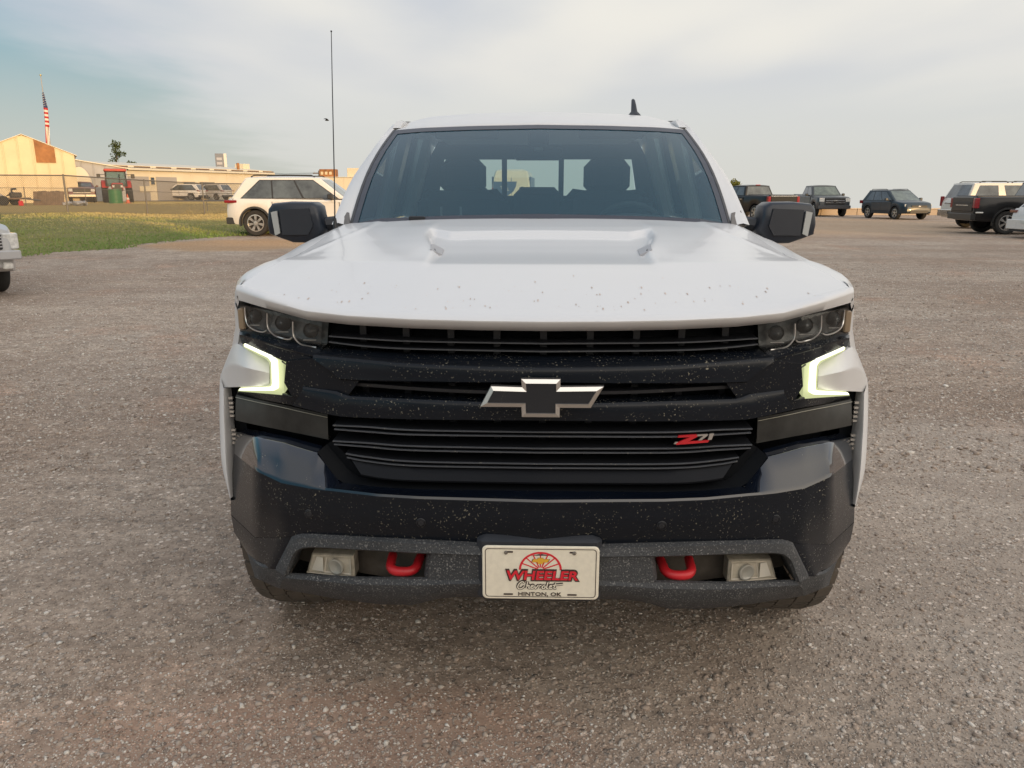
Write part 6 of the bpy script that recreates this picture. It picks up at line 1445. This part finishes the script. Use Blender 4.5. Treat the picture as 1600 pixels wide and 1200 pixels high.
# farm yard: tractor, drum, cone, scrap
TRED = mat('tractor_red', (.42, .035, .025), .45, var=.15, vscale=3)
tr = thing('red_tractor', 'red farm tractor with a glazed cab and mirrors beyond the fence', 'tractor', (-33.4, 67.0, gh(-33, 67)), R(-62))
b = MB(); b.bbox(.2, 2.3, -.42, .42, .95, 1.62, .08); b.build('hood', TRED, tr, 40); MB().bbox(2.28, 2.36, -.36, .36, .98, 1.52, .02).build('grille', CDARK, tr, 0); MB().box(-.9, 2.1, -.3, .3, .55, .98).build('chassis', CDARK, tr, 0)
for s in (-1, 1): MB().bbox(2.2, 2.4, s * .30 - .08, s * .30 + .08, 1.25, 1.42, .02).build('headlight', CHEAD, tr, 0)
q = lambda k, z: [(-.95 * k - .05, -.78 * k, z), (.55 * k, -.78 * k, z), (.55 * k, .78 * k, z), (-.95 * k - .05, .78 * k, z)]
MB().loft([[Vector(p) for p in q(1, 1.35)], [Vector(p) for p in q(.93, 2.55)]], closed=True).build('cab_glass', glass('tractor_glass', (.35, .48, .46), 1.5, film=((.2, .3, .3), .35)), tr, 0); MB().bbox(-1.05, .72, -.85, .85, 2.55, 2.78, .07).build('cab_roof', TRED, tr, 40)
for p, p2 in zip(q(1, 1.35), q(.93, 2.55)): MB().tube([p, p2], .05, 6).build('cab_post', CDARK, tr, 60)
for s in (-1, 1):
    MB().bbox(.55, .75, s * 1.28 - .14, s * 1.28 + .14, 2.0, 2.35, .03).build('mirror', CDARK, tr, 0); MB().tube([(.6, s * .8, 2.3), (.65, s * 1.2, 2.3)], .025, 6).build('mirror_arm', CDARK, tr, 60)
    MB().loft([[Vector((-.55 + .95 * math.cos(a), s * (.62 + y), .92 + .95 * math.sin(a))) for a in [R(20 + 140 * k / 10) for k in range(11)]] for y in (0, .5)]).build('mudguard', TRED, tr, 40)
    for x, r_, w in ((-.55, .85, .48), (1.75, .55, .36)):
        wh = empty('wheel', (x, s * .92, r_), 0, tr); wh.rotation_euler = (0, 0, 0 if s > 0 else R(180)); b = MB().lathe([(r_ * .55, -w / 2), (r_ * .93, -w / 2), (r_ * .96, 0), (r_ * .93, w / 2), (r_ * .55, w / 2)], 28)
        for k in range(18):
            for e_ in (0, 1): M_ = Matrix.Rotation(2 * math.pi * (k + .5 * e_) / 18, 4, 'Y') @ Matrix.Translation((0, (.12 if e_ else -.12) * w / .48, r_ * .97)); b.box(-.03, .03, -w * .24, w * .24, -.04, .04, M_)
        b.build('tyre', CTYRE, wh, 40); MB().lathe([(r_ * .55, w * .3), (r_ * .3, w * .1), (.001, w * .12)], 20).build('rim', mat('rim_cream', (.5, .45, .35), .5), wh, 40)
MB().tube([(1.0, .25, 1.6), (1.0, .25, 2.35)], .04, 8).build('exhaust', CDARK, tr, 60)
dr = thing('green_drum', 'green drum standing on end in front of the tractor', 'drum', (-31.4, 62.6, gh(-31, 62))); GRN = mat('drum_green', (.035, .17, .06), .5); MB().lathe([(.001, 0), (.5, 0), (.5, .33), (.52, .35), (.5, .37), (.5, .70), (.52, .72), (.5, .74), (.5, 1.08), (.47, 1.10), (.001, 1.08)], 28, Matrix.Rotation(R(90), 4, 'X')).build('drum_shell', GRN, dr, 30); MB().lathe([(.5, 1.06), (.525, 1.08), (.525, 1.11), (.48, 1.12)], 28, Matrix.Rotation(R(90), 4, 'X')).build('rim', mat('rim_green', (.05, .20, .08), .4), dr, 30)
tc_ = thing('traffic_cone', 'orange traffic cone right beside the green drum', 'cone', (-30.35, 62.4, gh(-30, 62))); ORG = mat('cone_orange', (.62, .12, .04), .5); MB().bbox(-.2, .2, -.2, .2, 0, .05, .01).build('base', ORG, tc_, 0); MB().lathe([(.15, .05), (.03, .75), (.001, .75)], 16, Matrix.Rotation(R(90), 4, 'X')).build('cone_body', ORG, tc_, 40)
MB().lathe([(.118, .30), (.092, .44)], 16, Matrix.Translation((0, 0, 0)) @ Matrix.Rotation(R(90), 4, 'X') @ Matrix.Scale(1.03, 4)).build('band', WHF, tc_, 40)
pb = thing('leaning_panel', 'brown board panel leaning on the barn side of the fence', 'panel', (-32.7, 55.6, gh(-32, 55)), R(4)); BRD = mat('weathered_board', (.21, .145, .095), .85, var=.3, vscale=4)
for k in range(7):
    M_ = Matrix.Rotation(R(-12), 4, 'X'); MB().bbox(-1.0 + .30 * k + .006, -1.0 + .30 * (k + 1) - .006, -.02, .02, 0, .98 + .02 * (k % 3), .004, M_).build('board', BRD, pb, 0)
for z in (.2, .8): MB().bbox(-1.0, 1.1, .025, .07, z, z + .09, .005, Matrix.Rotation(R(-12), 4, 'X')).build('batten', BRD, pb, 0)
uv = thing('flatbed_trailer', 'old flatbed trailer loaded with scrap at the left edge beyond the fence', 'trailer', (-35.2, 55.0, gh(-35, 55)), R(8)); MB().bbox(-1.9, 1.3, -.7, .7, .42, .54, .02).build('deck', BRD, uv, 0); MB().tube([(1.3, 0, .45), (2.2, 0, .35)], .05, 6).build('drawbar', STEEL, uv, 60)
for s in (-1, 1):
    for x in (-.6, .15): wh = empty('wheel', (x, s * .8, .33), 0, uv); MB().lathe([(.001, -.08), (.2, -.1), (.33, -.09), (.34, 0), (.33, .09), (.2, .1), (.001, .08)], 20).build('tyre', CTYRE, wh, 40)
g_ = np.random.default_rng(3)
for k, (nm, lab, x, y, z, m_) in enumerate((('scrap_crate', 'pale crate on the old trailer', -36.2, 55.0, .55, CREAM2), ('metal_sheet', 'bent pale metal sheet lying across the old trailer', -35.0, 54.8, .55, mat('sheet_metal', (.42, .40, .37), .4, metal=.5)), ('engine_block', 'dark engine block at the end of the old trailer', -34.4, 54.8, .55, CDARK), ('fuel_can', 'small red fuel can on the ground by the old trailer', -33.55, 53.9, 0, RED), ('rubble_heap', 'low heap of grey rubble under the leaning panel corner', -30.2, 55.0, 0, GREYW))):
    z0 = gh(x, y) + z
    t = thing(nm, lab, nm.split('_')[-1], (x, y, z0), R(20 * k))
    if nm == 'scrap_crate':
        for i in range(4): MB().bbox(-.45, .45, -.3, .3, .13 * i + .005, .13 * (i + 1) - .012, .008).build('slat', m_, t, 0)
    elif nm == 'metal_sheet': MB().loft([[Vector((-.8 + .2 * i, yy, .10 + .12 * math.sin(i * 1.3) + .2 * (i / 8))) for i in range(9)] for yy in (-.35, .35)]).loft([[Vector((-.8 + .2 * i, yy, .095 + .12 * math.sin(i * 1.3) + .2 * (i / 8))) for i in range(9)] for yy in (-.35, .35)]).build('sheet', m_, t, 40)
    elif nm == 'engine_block': MB().bbox(-.35, .35, -.25, .25, 0, .35, .05).build('block', m_, t, 0); MB().tube([(-.2, 0, .35), (-.2, 0, .55), (.1, 0, .6)], .07, 8).build('pipe', m_, t, 60); MB().lathe([(.001, .26), (.16, .26), (.16, .32), (.001, .32)], 16).build('pulley', STEEL, t, 40)
    elif nm == 'fuel_can': MB().bbox(-.14, .14, -.09, .09, 0, .33, .03).build('can', m_, t, 40); MB().tube([(-.08, 0, .33), (-.06, 0, .40), (.06, 0, .40), (.08, 0, .33)], .015, 6).build('handle', m_, t, 60)
    else:
        v, f = ico(); b = MB()
        for i in range(24):
            s_ = g_.uniform(.08, .2); c = np.array([g_.normal(0, .5), g_.normal(0, .3), s_ * .5 + g_.random() * .15]); b.add((v * s_ * (1 + .25 * g_.standard_normal((12, 1))) + c).tolist(), [tuple(q_) for q_ in f])
        tag(b.build('rubble', m_, t, 0), kind='stuff')

# unseen blocks added behind the viewer to lay a long shadow over the lot
BLOCKERM = mat('blocker_wall', (.46, .44, .40), .7, var=.08, vscale=.4)
def blocker(label, x0, x1, h, n_):
    t = thing('shade_blocker', label, 'building', ((x0 + x1) / 2, -40, 0)); w = (x1 - x0) / 2
    MB().box(-w, w, -14, 0, -.5, h - .25).build('wall', BLOCKERM, t, 0); MB().bbox(-w - .1, w + .1, -14.1, .12, h - .25, h, .05).build('roof', ROOFM, t, 0)
    for k in range(n_):
        x = -w + (k + .5) * 2 * w / n_; f_ = MB().bbox(x - 1.6, x + 1.6, .0, .08, 0, 3.4, .02).build('roll_door', DOORG, t, 0)
    return t
blocker('tall shop added behind the viewer to shade the lot, out of the picture', -34, 33.4, 11.3, 6)
blocker('lower shop added behind the viewer to shade the lot, out of the picture', 33.6, 53.0, 9.15, 3)
blocker('wide shop added behind the viewer at the right for shade, out of the picture', 53.2, 96, 9.7, 6)

# a bird over the lot
bd_ = thing('bird', 'tiny bird in flight left of the whip antenna', 'bird', (-13.72, 60, 6.7)); MB().ball((0, 0, 0), .16, .06, .05).build('body', CDARK, bd_, 60)
for s in (-1, 1): MB().loft([[Vector((x, s * .03, .03)), Vector((x - .05, s * .22, .12)), Vector((x - .10, s * .40, .04))] for x in (.07, -.07)]).build('wing', CDARK, bd_, 60)
